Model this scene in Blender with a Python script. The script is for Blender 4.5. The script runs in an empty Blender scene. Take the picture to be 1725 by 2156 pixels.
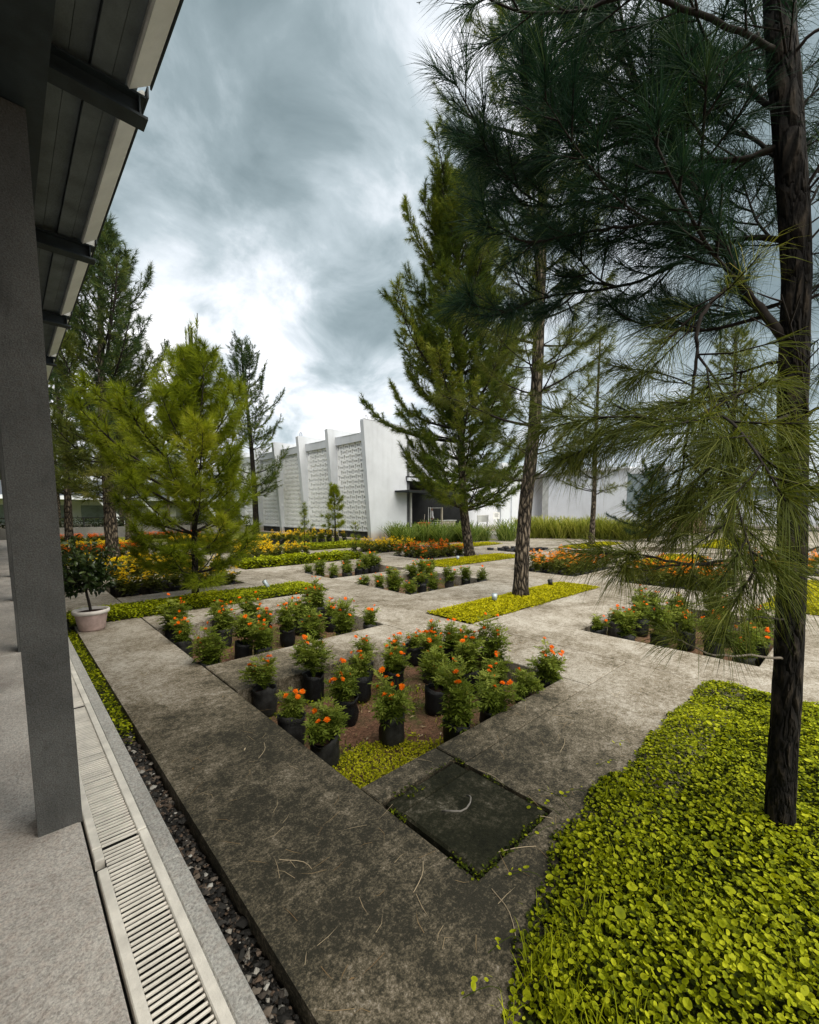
import bpy, math, random
import numpy as np
from mathutils import Vector, Matrix, noise as mnoise

SC = bpy.context.scene
COL = SC.collection
RNG = np.random.default_rng(7)
random.seed(7)
R = math.radians

# ------------------------------------------------------------------ camera
cam = bpy.data.cameras.new('camera')
cam.sensor_fit = 'HORIZONTAL'
cam.sensor_width = 36.0
cam.lens = 36.0 * 908.0 / 1725.0
cam.shift_y = 87.0 / 1725.0
cam.clip_start = 0.05
cam.clip_end = 3000
camo = bpy.data.objects.new('camera', cam)
COL.objects.link(camo)
camo.location = (0, 0, 1.6)
camo.rotation_euler = (R(90) - math.atan(90 / 908.0), 0, -R(43.2))
SC.camera = camo

# ------------------------------------------------------------------ light and exposure
SUN_EL, SUN_AZ = 56.0, 183.0          # azimuth counted from +Y towards +X
sun = bpy.data.lights.new('sun', 'SUN')
sun.energy = 2.5
sun.angle = R(70)
sun.color = (1.0, 0.93, 0.80)
suno = bpy.data.objects.new('sun', sun)
COL.objects.link(suno)
suno.rotation_euler = (R(90 - SUN_EL), 0, R(180 - SUN_AZ))
SC.view_settings.view_transform = 'Standard'
SC.view_settings.look = 'None'
SC.view_settings.exposure = 1.22
SC.view_settings.gamma = 1.0
SC.view_settings.use_curve_mapping = False
SC.render.film_transparent = False
try:
    SC.cycles.max_bounces = 6
    SC.cycles.transparent_max_bounces = 4
    SC.cycles.use_denoising = True
except Exception:
    pass


class NT:
    """small helper to write node trees"""
    def __init__(self, nt):
        self.nt = nt
        nt.nodes.clear()

    def n(self, t, **kw):
        nd = self.nt.nodes.new(t)
        for k, v in kw.items():
            if k == 'ins':
                for a, b in v.items():
                    s = nd.inputs[a]
                    if isinstance(b, bpy.types.NodeSocket):
                        self.nt.links.new(b, s)
                    else:
                        s.default_value = b
            else:
                setattr(nd, k, v)
        return nd

    def math(self, op, a, b=0.0, c=0.0, clamp=False):
        nd = self.n('ShaderNodeMath', operation=op, use_clamp=clamp)
        for i, v in enumerate((a, b, c)):
            if isinstance(v, bpy.types.NodeSocket):
                self.nt.links.new(v, nd.inputs[i])
            else:
                nd.inputs[i].default_value = v
        return nd.outputs[0]

    def mix(self, f, a, b, mode='MIX'):
        nd = self.n('ShaderNodeMixRGB', blend_type=mode)
        for i, v in enumerate((f, a, b)):
            if isinstance(v, bpy.types.NodeSocket):
                self.nt.links.new(v, nd.inputs[i])
            else:
                nd.inputs[i].default_value = v if i == 0 else (*v, 1.0)
        return nd.outputs[0]

    def noise(self, vec, scale, detail=4, rough=0.55, dist=0.0, dim='3D'):
        nd = self.n('ShaderNodeTexNoise', noise_dimensions=dim)
        if vec is not None:
            self.nt.links.new(vec, nd.inputs['Vector'])
        nd.inputs['Scale'].default_value = scale
        nd.inputs['Detail'].default_value = detail
        nd.inputs['Roughness'].default_value = rough
        nd.inputs['Distortion'].default_value = dist
        return nd.outputs['Fac']

    def ramp(self, f, stops, interp='LINEAR'):
        nd = self.n('ShaderNodeValToRGB')
        nd.color_ramp.interpolation = interp
        el = nd.color_ramp.elements
        while len(el) < len(stops):
            el.new(0.5)
        for e, (p, c) in zip(el, stops):
            e.position = p
            e.color = (*c, 1.0) if not isinstance(c, float) else (c, c, c, 1.0)
        self.nt.links.new(f, nd.inputs[0])
        return nd.outputs[0]

    def link(self, a, b):
        self.nt.links.new(a, b)


# sky: Nishita sky behind an overcast of layered cloud
world = bpy.data.worlds.new('World')
SC.world = world
world.use_nodes = True
w = NT(world.node_tree)
tc = w.n('ShaderNodeTexCoord')
gen = tc.outputs['Generated']
sky = w.n('ShaderNodeTexSky', sky_type='NISHITA')
sky.sun_disc = False
sky.sun_elevation = R(SUN_EL)
sky.sun_rotation = R(SUN_AZ)
sky.dust_density = 2.0
skyc = w.mix(1.0, sky.outputs[0], (0.09, 0.09, 0.09), 'MULTIPLY')
sep = w.n('ShaderNodeSeparateXYZ', ins={0: gen})
zc = w.math('ADD', w.math('MAXIMUM', sep.outputs[2], 0.0), 0.42)
px = w.math('DIVIDE', sep.outputs[0], zc)
py = w.math('DIVIDE', sep.outputs[1], zc)
pl = w.n('ShaderNodeCombineXYZ', ins={0: px, 1: py, 2: 0.37}).outputs[0]
c1 = w.noise(pl, 1.5, 3, 0.5, 0.25)
c2 = w.noise(pl, 4.2, 8, 0.58, 0.35)
c3 = w.noise(pl, 0.55, 2, 0.5, 0.2)


def blob(d, r0, r1):
    v = Vector(d).normalized()
    dot = w.n('ShaderNodeVectorMath', operation='DOT_PRODUCT', ins={0: gen, 1: tuple(v)}).outputs['Value']
    m = w.n('ShaderNodeMapRange', interpolation_type='SMOOTHSTEP',
            ins={'Value': dot, 'From Min': math.cos(R(r1)), 'From Max': math.cos(R(r0)), 'To Min': 0.0, 'To Max': 1.0})
    return m.outputs[0]


dens = w.math('ADD', w.math('MULTIPLY', c1, 0.80), w.math('MULTIPLY', c2, 0.66))
dens = w.math('SUBTRACT', dens, w.math('ADD', w.math('MULTIPLY', w.math('SUBTRACT', c3, 0.5), 0.55), 0.10))
bank = w.math('MULTIPLY', blob((0.36, 0.70, 0.62), 3, 36), 0.13)      # the dark rain bank overhead
gap = w.math('MULTIPLY', blob((0.20, 0.86, 0.44), 2, 22), 0.17)       # thin bright cloud low beyond the trees
gap2 = w.math('MULTIPLY', blob((0.58, 0.52, 0.66), 2, 20), 0.22)
gap3 = w.math('MULTIPLY', blob((0.50, 0.82, 0.22), 2, 20), 0.10)
dens = w.math('ADD', dens, bank)
dens = w.math('ADD', w.math('MULTIPLY', w.math('SUBTRACT', dens, 0.62), 1.45), 0.62)
for g_ in (gap, gap2, gap3):
    dens = w.math('SUBTRACT', dens, g_)
cc = w.ramp(dens, [(0.36, (0.76, 0.75, 0.755)), (0.48, (0.60, 0.61, 0.635)), (0.59, (0.42, 0.45, 0.475)),
                   (0.70, (0.275, 0.318, 0.338)), (0.86, (0.165, 0.205, 0.218)), (1.0, (0.12, 0.155, 0.165))])
allc = w.mix(0.94, skyc, cc)
# below the horizon: dull ground colour
hz = w.math('GREATER_THAN', sep.outputs[2], -0.02)
allc = w.mix(hz, (0.12, 0.12, 0.10), allc)
bg = w.n('ShaderNodeBackground', ins={'Color': allc, 'Strength': 0.93})
wo = w.n('ShaderNodeOutputWorld', ins={'Surface': bg.outputs[0]})


# ------------------------------------------------------------------ mesh helpers
class MB:
    """collects geometry and links it as one mesh object"""
    def __init__(self):
        self.V, self.F, self.M, self.VAR = [], [], [], []
        self.n = 0

    def add(self, V, faces, mi=0, var=None):
        V = np.asarray(V, dtype=np.float32).reshape(-1, 3)
        self.V.append(V)
        if var is None:
            var = np.full(len(V), 0.5, np.float32)
        elif np.isscalar(var):
            var = np.full(len(V), var, np.float32)
        self.VAR.append(np.asarray(var, np.float32))
        for f in faces:
            f = np.asarray(f, dtype=np.int64)
            if f.ndim == 1:
                f = f.reshape(1, -1)
            self.F.append(f + self.n)
            self.M.append(mi)
        self.n += len(V)
        return self

    def box(self, a, b, mi=0, ch=0.0, var=None):
        (x0, y0, z0), (x1, y1, z1) = a, b
        if ch <= 0:
            V = [(x0, y0, z0), (x1, y0, z0), (x1, y1, z0), (x0, y1, z0), (x0, y0, z1), (x1, y0, z1), (x1, y1, z1), (x0, y1, z1)]
            F = [[(3, 2, 1, 0), (4, 5, 6, 7), (0, 1, 5, 4), (1, 2, 6, 5), (2, 3, 7, 6), (3, 0, 4, 7)]]
        else:
            c = ch
            V = [(x0, y0, z0), (x1, y0, z0), (x1, y1, z0), (x0, y1, z0),
                 (x0, y0, z1 - c), (x1, y0, z1 - c), (x1, y1, z1 - c), (x0, y1, z1 - c),
                 (x0 + c, y0 + c, z1), (x1 - c, y0 + c, z1), (x1 - c, y1 - c, z1), (x0 + c, y1 - c, z1)]
            F = [[(3, 2, 1, 0), (8, 9, 10, 11)] + [(i, (i + 1) % 4, (i + 1) % 4 + 4, i + 4) for i in range(4)]
                 + [(i + 4, (i + 1) % 4 + 4, (i + 1) % 4 + 8, i + 8) for i in range(4)]]
        return self.add(V, F, mi, var)

    def prism(self, poly, axis, a, b, mi=0):
        """polygon (list of 2-tuples) extruded along axis 0/1/2 from a to b"""
        n = len(poly)
        ks = [k for k in range(3) if k != axis]
        V = np.zeros((2 * n, 3))
        for i, p in enumerate(poly):
            for s, t in ((0, a), (n, b)):
                V[i + s, ks[0]], V[i + s, ks[1]], V[i + s, axis] = p[0], p[1], t
        q = [(i, (i + 1) % n, (i + 1) % n + n, i + n) for i in range(n)]
        return self.add(V, [q, [tuple(range(n))[::-1]], [tuple(range(n, 2 * n))]], mi)

    def tube(self, pts, rad, n=8, mi=0, cap=True, var=None, jit=0.0, rng=None):
        P = np.asarray(pts, float)
        m = len(P)
        rad = np.full(m, rad) if np.isscalar(rad) else np.asarray(rad, float)
        T = np.gradient(P, axis=0)
        T /= np.linalg.norm(T, axis=1, keepdims=True) + 1e-9
        ref = np.array([0.31, 0.87, 0.12]) if abs(T[0, 2]) > 0.7 else np.array([0.05, 0.02, 1.0])
        A = np.cross(T, ref)
        A /= np.linalg.norm(A, axis=1, keepdims=True) + 1e-9
        B = np.cross(T, A)
        an = np.arange(n) / n * 2 * math.pi
        rr = rad[:, None] * np.ones((1, n))
        if jit and rng is not None:
            rr = rr * (1 + jit * (rng.random((m, n)) - 0.5))
        V = (P[:, None, :] + rr[..., None] * (np.cos(an)[None, :, None] * A[:, None, :] + np.sin(an)[None, :, None] * B[:, None, :])).reshape(-1, 3)
        i = np.arange(m - 1)[:, None] * n
        j = np.arange(n)[None, :]
        j2 = (j + 1) % n
        q = np.stack([i + j, i + j2, i + n + j2, i + n + j], -1).reshape(-1, 4)
        fs = [q]
        if cap:
            fs.append(np.arange(n)[::-1].reshape(1, -1))
            fs.append((np.arange(n) + (m - 1) * n).reshape(1, -1))
        return self.add(V, fs, mi, var)

    def mesh(self, name, mats, smooth=False):
        me = bpy.data.meshes.new(name)
        if not self.V:
            return me
        V = np.concatenate(self.V)
        me.vertices.add(len(V))
        me.vertices.foreach_set('co', V.ravel())
        ls, st, mi, tot = [], [], [], 0
        for f, m in zip(self.F, self.M):
            k = f.shape[1]
            ls.append(f.ravel())
            st.append(tot + np.arange(len(f)) * k)
            mi.append(np.full(len(f), m))
            tot += f.size
        ls, st, mi = np.concatenate(ls), np.concatenate(st), np.concatenate(mi)
        me.loops.add(len(ls))
        me.loops.foreach_set('vertex_index', ls.astype(np.int32))
        me.polygons.add(len(st))
        me.polygons.foreach_set('loop_start', st.astype(np.int32))
        me.polygons.foreach_set('material_index', mi.astype(np.int32))
        me.polygons.foreach_set('use_smooth', np.full(len(st), bool(smooth)))
        at = me.attributes.new('var', 'FLOAT', 'POINT')
        at.data.foreach_set('value', np.concatenate(self.VAR))
        for m in (mats if isinstance(mats, (list, tuple)) else [mats]):
            me.materials.append(m)
        me.update(calc_edges=True)
        return me

    def build(self, name, mats, parent=None, smooth=False):
        return link(name, self.mesh(name, mats, smooth), parent)


def link(name, me, parent=None, loc=None, rz=None):
    o = bpy.data.objects.new(name, me)
    COL.objects.link(o)
    if parent is not None:
        o.parent = parent
    if loc is not None:
        o.location = loc
    if rz is not None:
        o.rotation_euler = (0, 0, rz)
    return o


def tag(o, label=None, cat=None, group=None, kind=None):
    if label:
        o['label'] = label
    if cat:
        o['category'] = cat
    if group:
        o['group'] = group
    if kind:
        o['kind'] = kind
    return o


def thing(name, label, cat, loc=(0, 0, 0), rz=0.0, group=None):
    return tag(link(name, None, None, loc, rz), label, cat, group)


def struct(name, label=None):
    o = link(name, None)
    o['kind'] = 'structure'
    if label:
        o['label'] = label
    return o


def copy_tree(o, parent=None, loc=None, rz=None):
    c = o.copy()
    COL.objects.link(c)
    if parent is not None:
        c.parent = parent
    if loc is not None:
        c.location = loc
    if rz is not None:
        c.rotation_euler = (0, 0, rz)
    for ch in KIDS.get(o.name, []):
        copy_tree(ch, c)
    return c


KIDS = {}


def note_kids(root):
    """remember the children of a prototype so that copies are quick"""
    allo = [x for x in COL.objects if x.parent is not None]
    for x in allo:
        KIDS.setdefault(x.parent.name, [])
        if x not in KIDS[x.parent.name]:
            KIDS[x.parent.name].append(x)


# ------------------------------------------------------------------ materials
def new_mat(name):
    m = bpy.data.materials.new(name)
    m.use_nodes = True
    return m, NT(m.node_tree)


def finish(t, col, rough=0.8, bump=None, bstr=0.3, bdist=0.01, spec=0.3, transl=None, metal=0.0):
    b = t.n('ShaderNodeBsdfPrincipled')
    if isinstance(col, bpy.types.NodeSocket):
        t.link(col, b.inputs['Base Color'])
    else:
        b.inputs['Base Color'].default_value = (*col, 1)
    if isinstance(rough, bpy.types.NodeSocket):
        t.link(rough, b.inputs['Roughness'])
    else:
        b.inputs['Roughness'].default_value = rough
    b.inputs['Specular IOR Level'].default_value = spec
    b.inputs['Metallic'].default_value = metal
    if bump is not None:
        bp = t.n('ShaderNodeBump', ins={'Strength': bstr, 'Distance': bdist, 'Height': bump})
        t.link(bp.outputs[0], b.inputs['Normal'])
    out = t.n('ShaderNodeOutputMaterial')
    if transl is not None:
        f, tint = transl
        tr = t.n('ShaderNodeBsdfTranslucent')
        tcx = t.mix(1.0, col, tint, 'MULTIPLY') if isinstance(col, bpy.types.NodeSocket) else None
        if tcx is not None:
            t.link(tcx, tr.inputs[0])
        else:
            tr.inputs[0].default_value = (*[a * b_ for a, b_ in zip(col, tint)], 1)
        ms = t.n('ShaderNodeMixShader', ins={0: f, 1: b.outputs[0], 2: tr.outputs[0]})
        t.link(ms.outputs[0], out.inputs[0])
    else:
        t.link(b.outputs[0], out.inputs[0])


def plain(name, col, rough=0.6, nscale=8.0, amt=0.25, bump=0.0, spec=0.3, metal=0.0, dark=None):
    m, t = new_mat(name)
    pos = t.n('ShaderNodeNewGeometry').outputs['Position']
    f = t.noise(pos, nscale, 6, 0.6)
    lo = tuple(c * (1 - amt) for c in col) if dark is None else dark
    hi = tuple(min(1, c * (1 + amt * 0.6)) for c in col)
    c = t.ramp(f, [(0.30, lo), (0.68, hi)])
    bt = t.noise(pos, nscale * 14, 4, 0.6) if bump else None
    finish(t, c, rough, bt, bump, 0.01, spec, None, metal)
    return m


def leafmat(name, stops, rough=0.65, transl=0.35, tint=(1.3, 1.25, 0.7), spec=0.10):
    m, t = new_mat(name)
    a = t.n('ShaderNodeAttribute', attribute_name='var')
    c = t.ramp(a.outputs['Fac'], stops)
    finish(t, c, rough, None, spec=spec, transl=(transl, tint))
    return m


M = {}


def concrete_path():
    m, t = new_mat('path_concrete')
    pos = t.n('ShaderNodeNewGeometry').outputs['Position']
    big = t.noise(pos, 0.75, 5, 0.6, 0.4)
    mid = t.noise(pos, 3.6, 6, 0.68, 0.5)
    fine = t.noise(pos, 42.0, 5, 0.75)
    mid2 = t.noise(pos, 12.0, 5, 0.7, 0.4)
    grit = t.noise(pos, 170.0, 2, 0.6)
    # algae film plus shade of roof and tree, painted dark around the inspection cover
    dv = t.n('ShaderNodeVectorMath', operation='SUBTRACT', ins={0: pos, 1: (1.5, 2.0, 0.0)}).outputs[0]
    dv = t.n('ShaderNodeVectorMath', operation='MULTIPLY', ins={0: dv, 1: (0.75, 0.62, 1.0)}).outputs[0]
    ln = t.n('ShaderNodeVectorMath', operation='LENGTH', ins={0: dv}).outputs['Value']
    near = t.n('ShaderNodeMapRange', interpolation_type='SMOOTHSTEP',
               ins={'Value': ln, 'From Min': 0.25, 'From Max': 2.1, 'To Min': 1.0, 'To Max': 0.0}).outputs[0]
    hf = t.math('ADD', t.math('MULTIPLY', t.math('SUBTRACT', t.noise(pos, 24.0, 3, 0.7), 0.5), 0.9),
                t.math('MULTIPLY', t.math('SUBTRACT', t.noise(pos, 75.0, 3, 0.8), 0.5), 1.6))
    lf = t.math('ADD', t.math('MULTIPLY', t.math('SUBTRACT', big, 0.5), 1.1), t.math('MULTIPLY', t.math('SUBTRACT', mid, 0.5), 1.0))
    lf = t.math('ADD', lf, t.math('MULTIPLY', t.math('SUBTRACT', mid2, 0.5), 0.5))
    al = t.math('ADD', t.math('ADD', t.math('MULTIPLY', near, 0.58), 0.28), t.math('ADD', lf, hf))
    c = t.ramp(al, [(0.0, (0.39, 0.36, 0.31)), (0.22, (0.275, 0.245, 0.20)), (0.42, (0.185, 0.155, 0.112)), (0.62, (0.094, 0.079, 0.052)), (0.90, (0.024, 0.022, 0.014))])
    sp = t.ramp(grit, [(0.34, 0.55), (0.5, 1.0), (0.64, 1.35), (0.73, 2.2)])
    c = t.mix(0.7, c, sp, 'MULTIPLY')
    h = t.math('ADD', t.math('MULTIPLY', fine, 0.7), t.math('MULTIPLY', grit, 0.4))
    finish(t, c, 0.82, h, 0.55, 0.006, 0.3)
    return m


def rough_wash(name, a, b, sc=1.0):
    m, t = new_mat(name)
    pos = t.n('ShaderNodeNewGeometry').outputs['Position']
    big = t.noise(pos, 1.6 * sc, 5, 0.6)
    g1 = t.noise(pos, 95.0 * sc, 4, 0.75)
    g2 = t.noise(pos, 30.0 * sc, 4, 0.6)
    st = t.noise(t.n('ShaderNodeMapping', ins={'Vector': pos, 'Scale': (2.4, 0.7, 1.0)}).outputs[0], 1.9 * sc, 7, 0.72, 0.6)
    c = t.ramp(big, [(0.3, a), (0.68, b)])
    c = t.mix(0.8, c, t.ramp(g1, [(0.36, 0.55), (0.5, 1.0), (0.64, 1.4)]), 'MULTIPLY')
    c = t.mix(0.35, c, t.ramp(g2, [(0.34, (0.8, 0.66, 0.60)), (0.55, (1, 1, 1))]), 'MULTIPLY')
    c = t.mix(t.ramp(st, [(0.50, 0.0), (0.68, 0.42)]), c, tuple(x * 0.42 for x in a))
    finish(t, c, 0.9, g1, 0.8, 0.01, 0.25)
    return m


def bark(name, dark, mid, light, sx=9.0, sz=2.6):
    m, t = new_mat(name)
    pos = t.n('ShaderNodeTexCoord').outputs['Object']
    v = t.n('ShaderNodeMapping', ins={'Vector': pos, 'Scale': (sx, sx, sz)}).outputs[0]
    wob = t.noise(v, 1.6, 3, 0.6)
    v2 = t.n('ShaderNodeVectorMath', operation='ADD', ins={0: v, 1: t.n('ShaderNodeCombineXYZ', ins={0: wob, 1: wob, 2: 0.0}).outputs[0]}).outputs[0]
    vo = t.n('ShaderNodeTexVoronoi', feature='DISTANCE_TO_EDGE', ins={'Vector': v2, 'Scale': 2.2}).outputs['Distance']
    fn = t.noise(v, 7.0, 5, 0.65)
    edge = t.math('MINIMUM', t.math('MULTIPLY', vo, 3.2), 1.0)
    c = t.ramp(t.math('ADD', t.math('MULTIPLY', edge, 0.7), t.math('MULTIPLY', t.math('SUBTRACT', fn, 0.5), 0.9)),
               [(0.05, dark), (0.40, mid), (0.85, light)])
    finish(t, c, 0.9, t.math('ADD', edge, t.math('MULTIPLY', fn, 0.5)), 0.9, 0.03, 0.2)
    return m


def soil_mat():
    m, t = new_mat('red_soil')
    pos = t.n('ShaderNodeNewGeometry').outputs['Position']
    a = t.noise(pos, 3.2, 6, 0.65)
    b = t.noise(pos, 45.0, 5, 0.7)
    c = t.ramp(a, [(0.36, (0.085, 0.10, 0.022)), (0.46, (0.115, 0.075, 0.042)), (0.58, (0.165, 0.088, 0.055)), (0.75, (0.075, 0.040, 0.025))])
    c = t.mix(0.9, c, t.ramp(b, [(0.33, 0.35), (0.5, 0.95), (0.68, 1.5)]), 'MULTIPLY')
    finish(t, c, 0.95, b, 0.9, 0.02, 0.15)
    return m


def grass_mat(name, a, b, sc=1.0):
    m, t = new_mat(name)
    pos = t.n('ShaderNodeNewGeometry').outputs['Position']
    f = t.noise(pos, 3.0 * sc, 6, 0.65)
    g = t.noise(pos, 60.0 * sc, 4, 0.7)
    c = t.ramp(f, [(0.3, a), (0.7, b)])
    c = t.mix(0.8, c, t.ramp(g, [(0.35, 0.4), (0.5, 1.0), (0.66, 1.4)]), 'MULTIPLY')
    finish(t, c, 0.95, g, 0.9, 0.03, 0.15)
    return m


def white_wall(name, col=(0.70, 0.71, 0.73), low=(0.40, 0.30, 0.22)):
    m, t = new_mat(name)
    pos = t.n('ShaderNodeNewGeometry').outputs['Position']
    f = t.noise(pos, 0.8, 7, 0.68)
    sp = t.n('ShaderNodeMapping', ins={'Vector': pos, 'Scale': (2.2, 2.2, 0.22)}).outputs[0]
    streak = t.noise(sp, 1.6, 6, 0.65)
    c = t.ramp(f, [(0.28, tuple(x * 0.86 for x in col)), (0.7, tuple(min(1, x * 1.05) for x in col))])
    c = t.mix(0.40, c, t.ramp(streak, [(0.30, (0.80, 0.80, 0.79)), (0.52, (1, 1, 1))]), 'MULTIPLY')
    z = t.n('ShaderNodeSeparateXYZ', ins={0: pos}).outputs[2]
    lowm = t.n('ShaderNodeMapRange', interpolation_type='SMOOTHSTEP',
               ins={'Value': t.math('ADD', z, t.math('MULTIPLY', f, 0.7)), 'From Min': 0.45, 'From Max': 0.95, 'To Min': 0.75, 'To Max': 0.0}).outputs[0]
    c = t.mix(lowm, c, low)
    finish(t, c, 0.85, t.noise(pos, 40, 4, 0.6), 0.15, 0.01, 0.25)
    return m


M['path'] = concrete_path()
M['wash'] = rough_wash('washed_aggregate', (0.40, 0.365, 0.33), (0.60, 0.565, 0.52))
M['column'] = rough_wash('grey_brown_render', (0.072, 0.073, 0.070), (0.118, 0.119, 0.113), 1.6)


def cover_mat():
    m, t = new_mat('mossy_cover')
    pos = t.n('ShaderNodeNewGeometry').outputs['Position']
    v = t.math('ADD', t.math('MULTIPLY', t.noise(pos, 3.5, 5, 0.65, 0.5), 0.8), t.math('MULTIPLY', t.noise(pos, 26.0, 4, 0.75), 0.55))
    v = t.math('ADD', v, t.math('MULTIPLY', t.noise(pos, 80.0, 3, 0.8), 0.55))
    mp = t.n('ShaderNodeMapRange', ins={'Value': v, 'From Min': 0.72, 'From Max': 1.22, 'To Min': 0.0, 'To Max': 1.0}).outputs[0]
    c = t.ramp(mp, [(0.0, (0.005, 0.006, 0.002)), (0.45, (0.016, 0.017, 0.008)), (0.72, (0.055, 0.050, 0.033)), (1.0, (0.19, 0.175, 0.14))])
    finish(t, c, 0.9, t.noise(pos, 60.0, 4, 0.75), 0.8, 0.01, 0.2)
    return m


M['hatch'] = cover_mat()
M['kerb'] = rough_wash('kerb_concrete', (0.38, 0.37, 0.345), (0.54, 0.53, 0.50), 0.9)
M['grate'] = plain('cast_white_concrete', (0.74, 0.70, 0.63), 0.75, 6, 0.25, 0.25)
M['void'] = plain('drain_shade', (0.018, 0.017, 0.015), 0.9, 8, 0.4)  # near-black paints the shade between the grating bars
M['soil'] = soil_mat()
M['lawn'] = grass_mat('lawn_grass', (0.085, 0.105, 0.02), (0.20, 0.21, 0.035))
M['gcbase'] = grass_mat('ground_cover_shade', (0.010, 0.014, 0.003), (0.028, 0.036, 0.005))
M['gcfar'] = grass_mat('ground_cover_floor', (0.11, 0.12, 0.008), (0.20, 0.205, 0.012))
M['wall'] = white_wall('white_render', (0.55, 0.575, 0.615))
M['wall2'] = white_wall('white_render_far', (0.66, 0.69, 0.74))
M['block'] = white_wall('white_block', (0.84, 0.85, 0.86), (0.6, 0.58, 0.55))
M['backing'] = plain('inner_wall', (0.05, 0.055, 0.06), 0.9, 1.2, 0.25)  # near-black wall: shade behind the screen holes is put into its colour
M['plinth'] = plain('stained_plinth', (0.035, 0.036, 0.034), 0.9, 3.0, 0.6, 0.2, dark=(0.008, 0.009, 0.009))
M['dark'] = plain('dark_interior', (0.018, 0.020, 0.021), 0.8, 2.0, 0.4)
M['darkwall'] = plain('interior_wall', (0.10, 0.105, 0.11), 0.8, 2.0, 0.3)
M['soffit'] = plain('soffit_board', (0.15, 0.18, 0.195), 0.85, 5.0, 0.35, 0.3)
M['steel'] = plain('painted_steel', (0.030, 0.042, 0.050), 0.6, 8.0, 0.35, 0.1)
M['fascia'] = plain('pale_fascia', (0.72, 0.74, 0.72), 0.55, 3.0, 0.18, 0.1)
M['white'] = plain('white_paint', (0.78, 0.78, 0.77), 0.5, 4.0, 0.12)
M['flash'] = plain('zinc_flashing', (0.42, 0.44, 0.45), 0.5, 5.0, 0.3, metal=0.2)
M['bag'] = plain('black_poly_bag', (0.006, 0.007, 0.008), 0.42, 30.0, 0.5, 0.5, spec=0.28)
M['pot'] = plain('pink_clay_pot', (0.46, 0.34, 0.31), 0.75, 9.0, 0.3, 0.3)
M['potrim'] = plain('pale_pot_rim', (0.62, 0.58, 0.54), 0.7, 9.0, 0.2)
M['potsoil'] = plain('dark_potting_soil', (0.045, 0.022, 0.014), 0.95, 40.0, 0.5, 0.8)
M['bark'] = bark('pine_bark', (0.003, 0.0025, 0.002), (0.013, 0.0105, 0.008), (0.052, 0.041, 0.030))
M['barkl'] = bark('grey_pine_bark', (0.010, 0.008, 0.006), (0.085, 0.068, 0.050), (0.24, 0.195, 0.145), 7.0, 2.0)
M['twig'] = plain('pine_twig', (0.018, 0.014, 0.011), 0.9, 20.0, 0.4)
M['twigpale'] = plain('pale_dead_branch', (0.15, 0.13, 0.105), 0.9, 14.0, 0.6)
M['n_dark'] = leafmat('needles_dark', [(0, (0.004, 0.014, 0.011)), (0.5, (0.018, 0.05, 0.028)), (1, (0.085, 0.13, 0.04))], 0.5, 0.22, (1.2, 1.3, 0.8))
M['n_low'] = leafmat('needles_olive', [(0, (0.018, 0.028, 0.006)), (0.45, (0.09, 0.115, 0.02)), (0.85, (0.2, 0.21, 0.045)), (1, (0.31, 0.28, 0.1))], 0.5, 0.3)
M['n_mid'] = leafmat('needles_green', [(0, (0.014, 0.03, 0.006)), (0.4, (0.075, 0.115, 0.016)), (0.8, (0.19, 0.22, 0.028)), (1, (0.29, 0.28, 0.06))], 0.5, 0.32)
M['n_far'] = leafmat('needles_blue_green', [(0, (0.01, 0.026, 0.014)), (0.5, (0.055, 0.095, 0.032)), (1, (0.17, 0.19, 0.04))], 0.5, 0.28)
M['n_lime'] = leafmat('needles_lime', [(0, (0.03, 0.05, 0.004)), (0.4, (0.14, 0.185, 0.012)), (0.8, (0.29, 0.33, 0.02)), (1, (0.4, 0.39, 0.05))], 0.5, 0.4)
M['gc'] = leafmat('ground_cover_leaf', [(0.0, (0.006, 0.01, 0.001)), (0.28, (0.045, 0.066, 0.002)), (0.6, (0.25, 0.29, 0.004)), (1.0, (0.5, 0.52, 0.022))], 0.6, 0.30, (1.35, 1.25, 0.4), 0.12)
M['moss'] = leafmat('bright_moss', [(0.0, (0.06, 0.07, 0.003)), (0.5, (0.32, 0.33, 0.006)), (1.0, (0.52, 0.50, 0.03))], 0.8, 0.3)
M['bagdust'] = plain('dusty_poly_bag', (0.022, 0.022, 0.021), 0.55, 14.0, 0.8, 0.5, spec=0.25)
M['gcy'] = leafmat('ground_cover_yellow', [(0.0, (0.12, 0.12, 0.002)), (0.5, (0.38, 0.36, 0.003)), (1.0, (0.56, 0.50, 0.01))], 0.6, 0.35, (1.2, 1.15, 0.6), 0.12)
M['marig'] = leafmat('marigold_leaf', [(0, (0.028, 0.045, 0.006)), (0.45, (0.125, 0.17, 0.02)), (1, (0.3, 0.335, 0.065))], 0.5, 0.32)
M['marigy'] = leafmat('marigold_leaf_far', [(0, (0.035, 0.045, 0.008)), (0.5, (0.12, 0.14, 0.028)), (1, (0.22, 0.23, 0.06))], 0.5, 0.32)
M['orange'] = leafmat('orange_petal', [(0.0, (0.72, 0.10, 0.003)), (0.6, (0.92, 0.20, 0.005)), (1.0, (0.95, 0.32, 0.01))], 0.5, 0.25, (1.1, 1, 0.8))
M['amber'] = leafmat('amber_petal', [(0.0, (0.74, 0.19, 0.004)), (0.6, (0.92, 0.33, 0.006)), (1.0, (0.95, 0.46, 0.02))], 0.5, 0.25, (1.1, 1, 0.8))
M['yellow'] = leafmat('yellow_petal', [(0, (0.7, 0.42, 0.002)), (0.6, (0.92, 0.64, 0.006)), (1, (0.95, 0.76, 0.03))], 0.5, 0.25, (1.1, 1, 0.8))
M['shrub'] = leafmat('shrub_leaf', [(0.0, (0.010, 0.022, 0.006)), (0.5, (0.035, 0.060, 0.014)), (1.0, (0.12, 0.15, 0.045))], 0.32, 0.22, spec=0.5)
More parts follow.
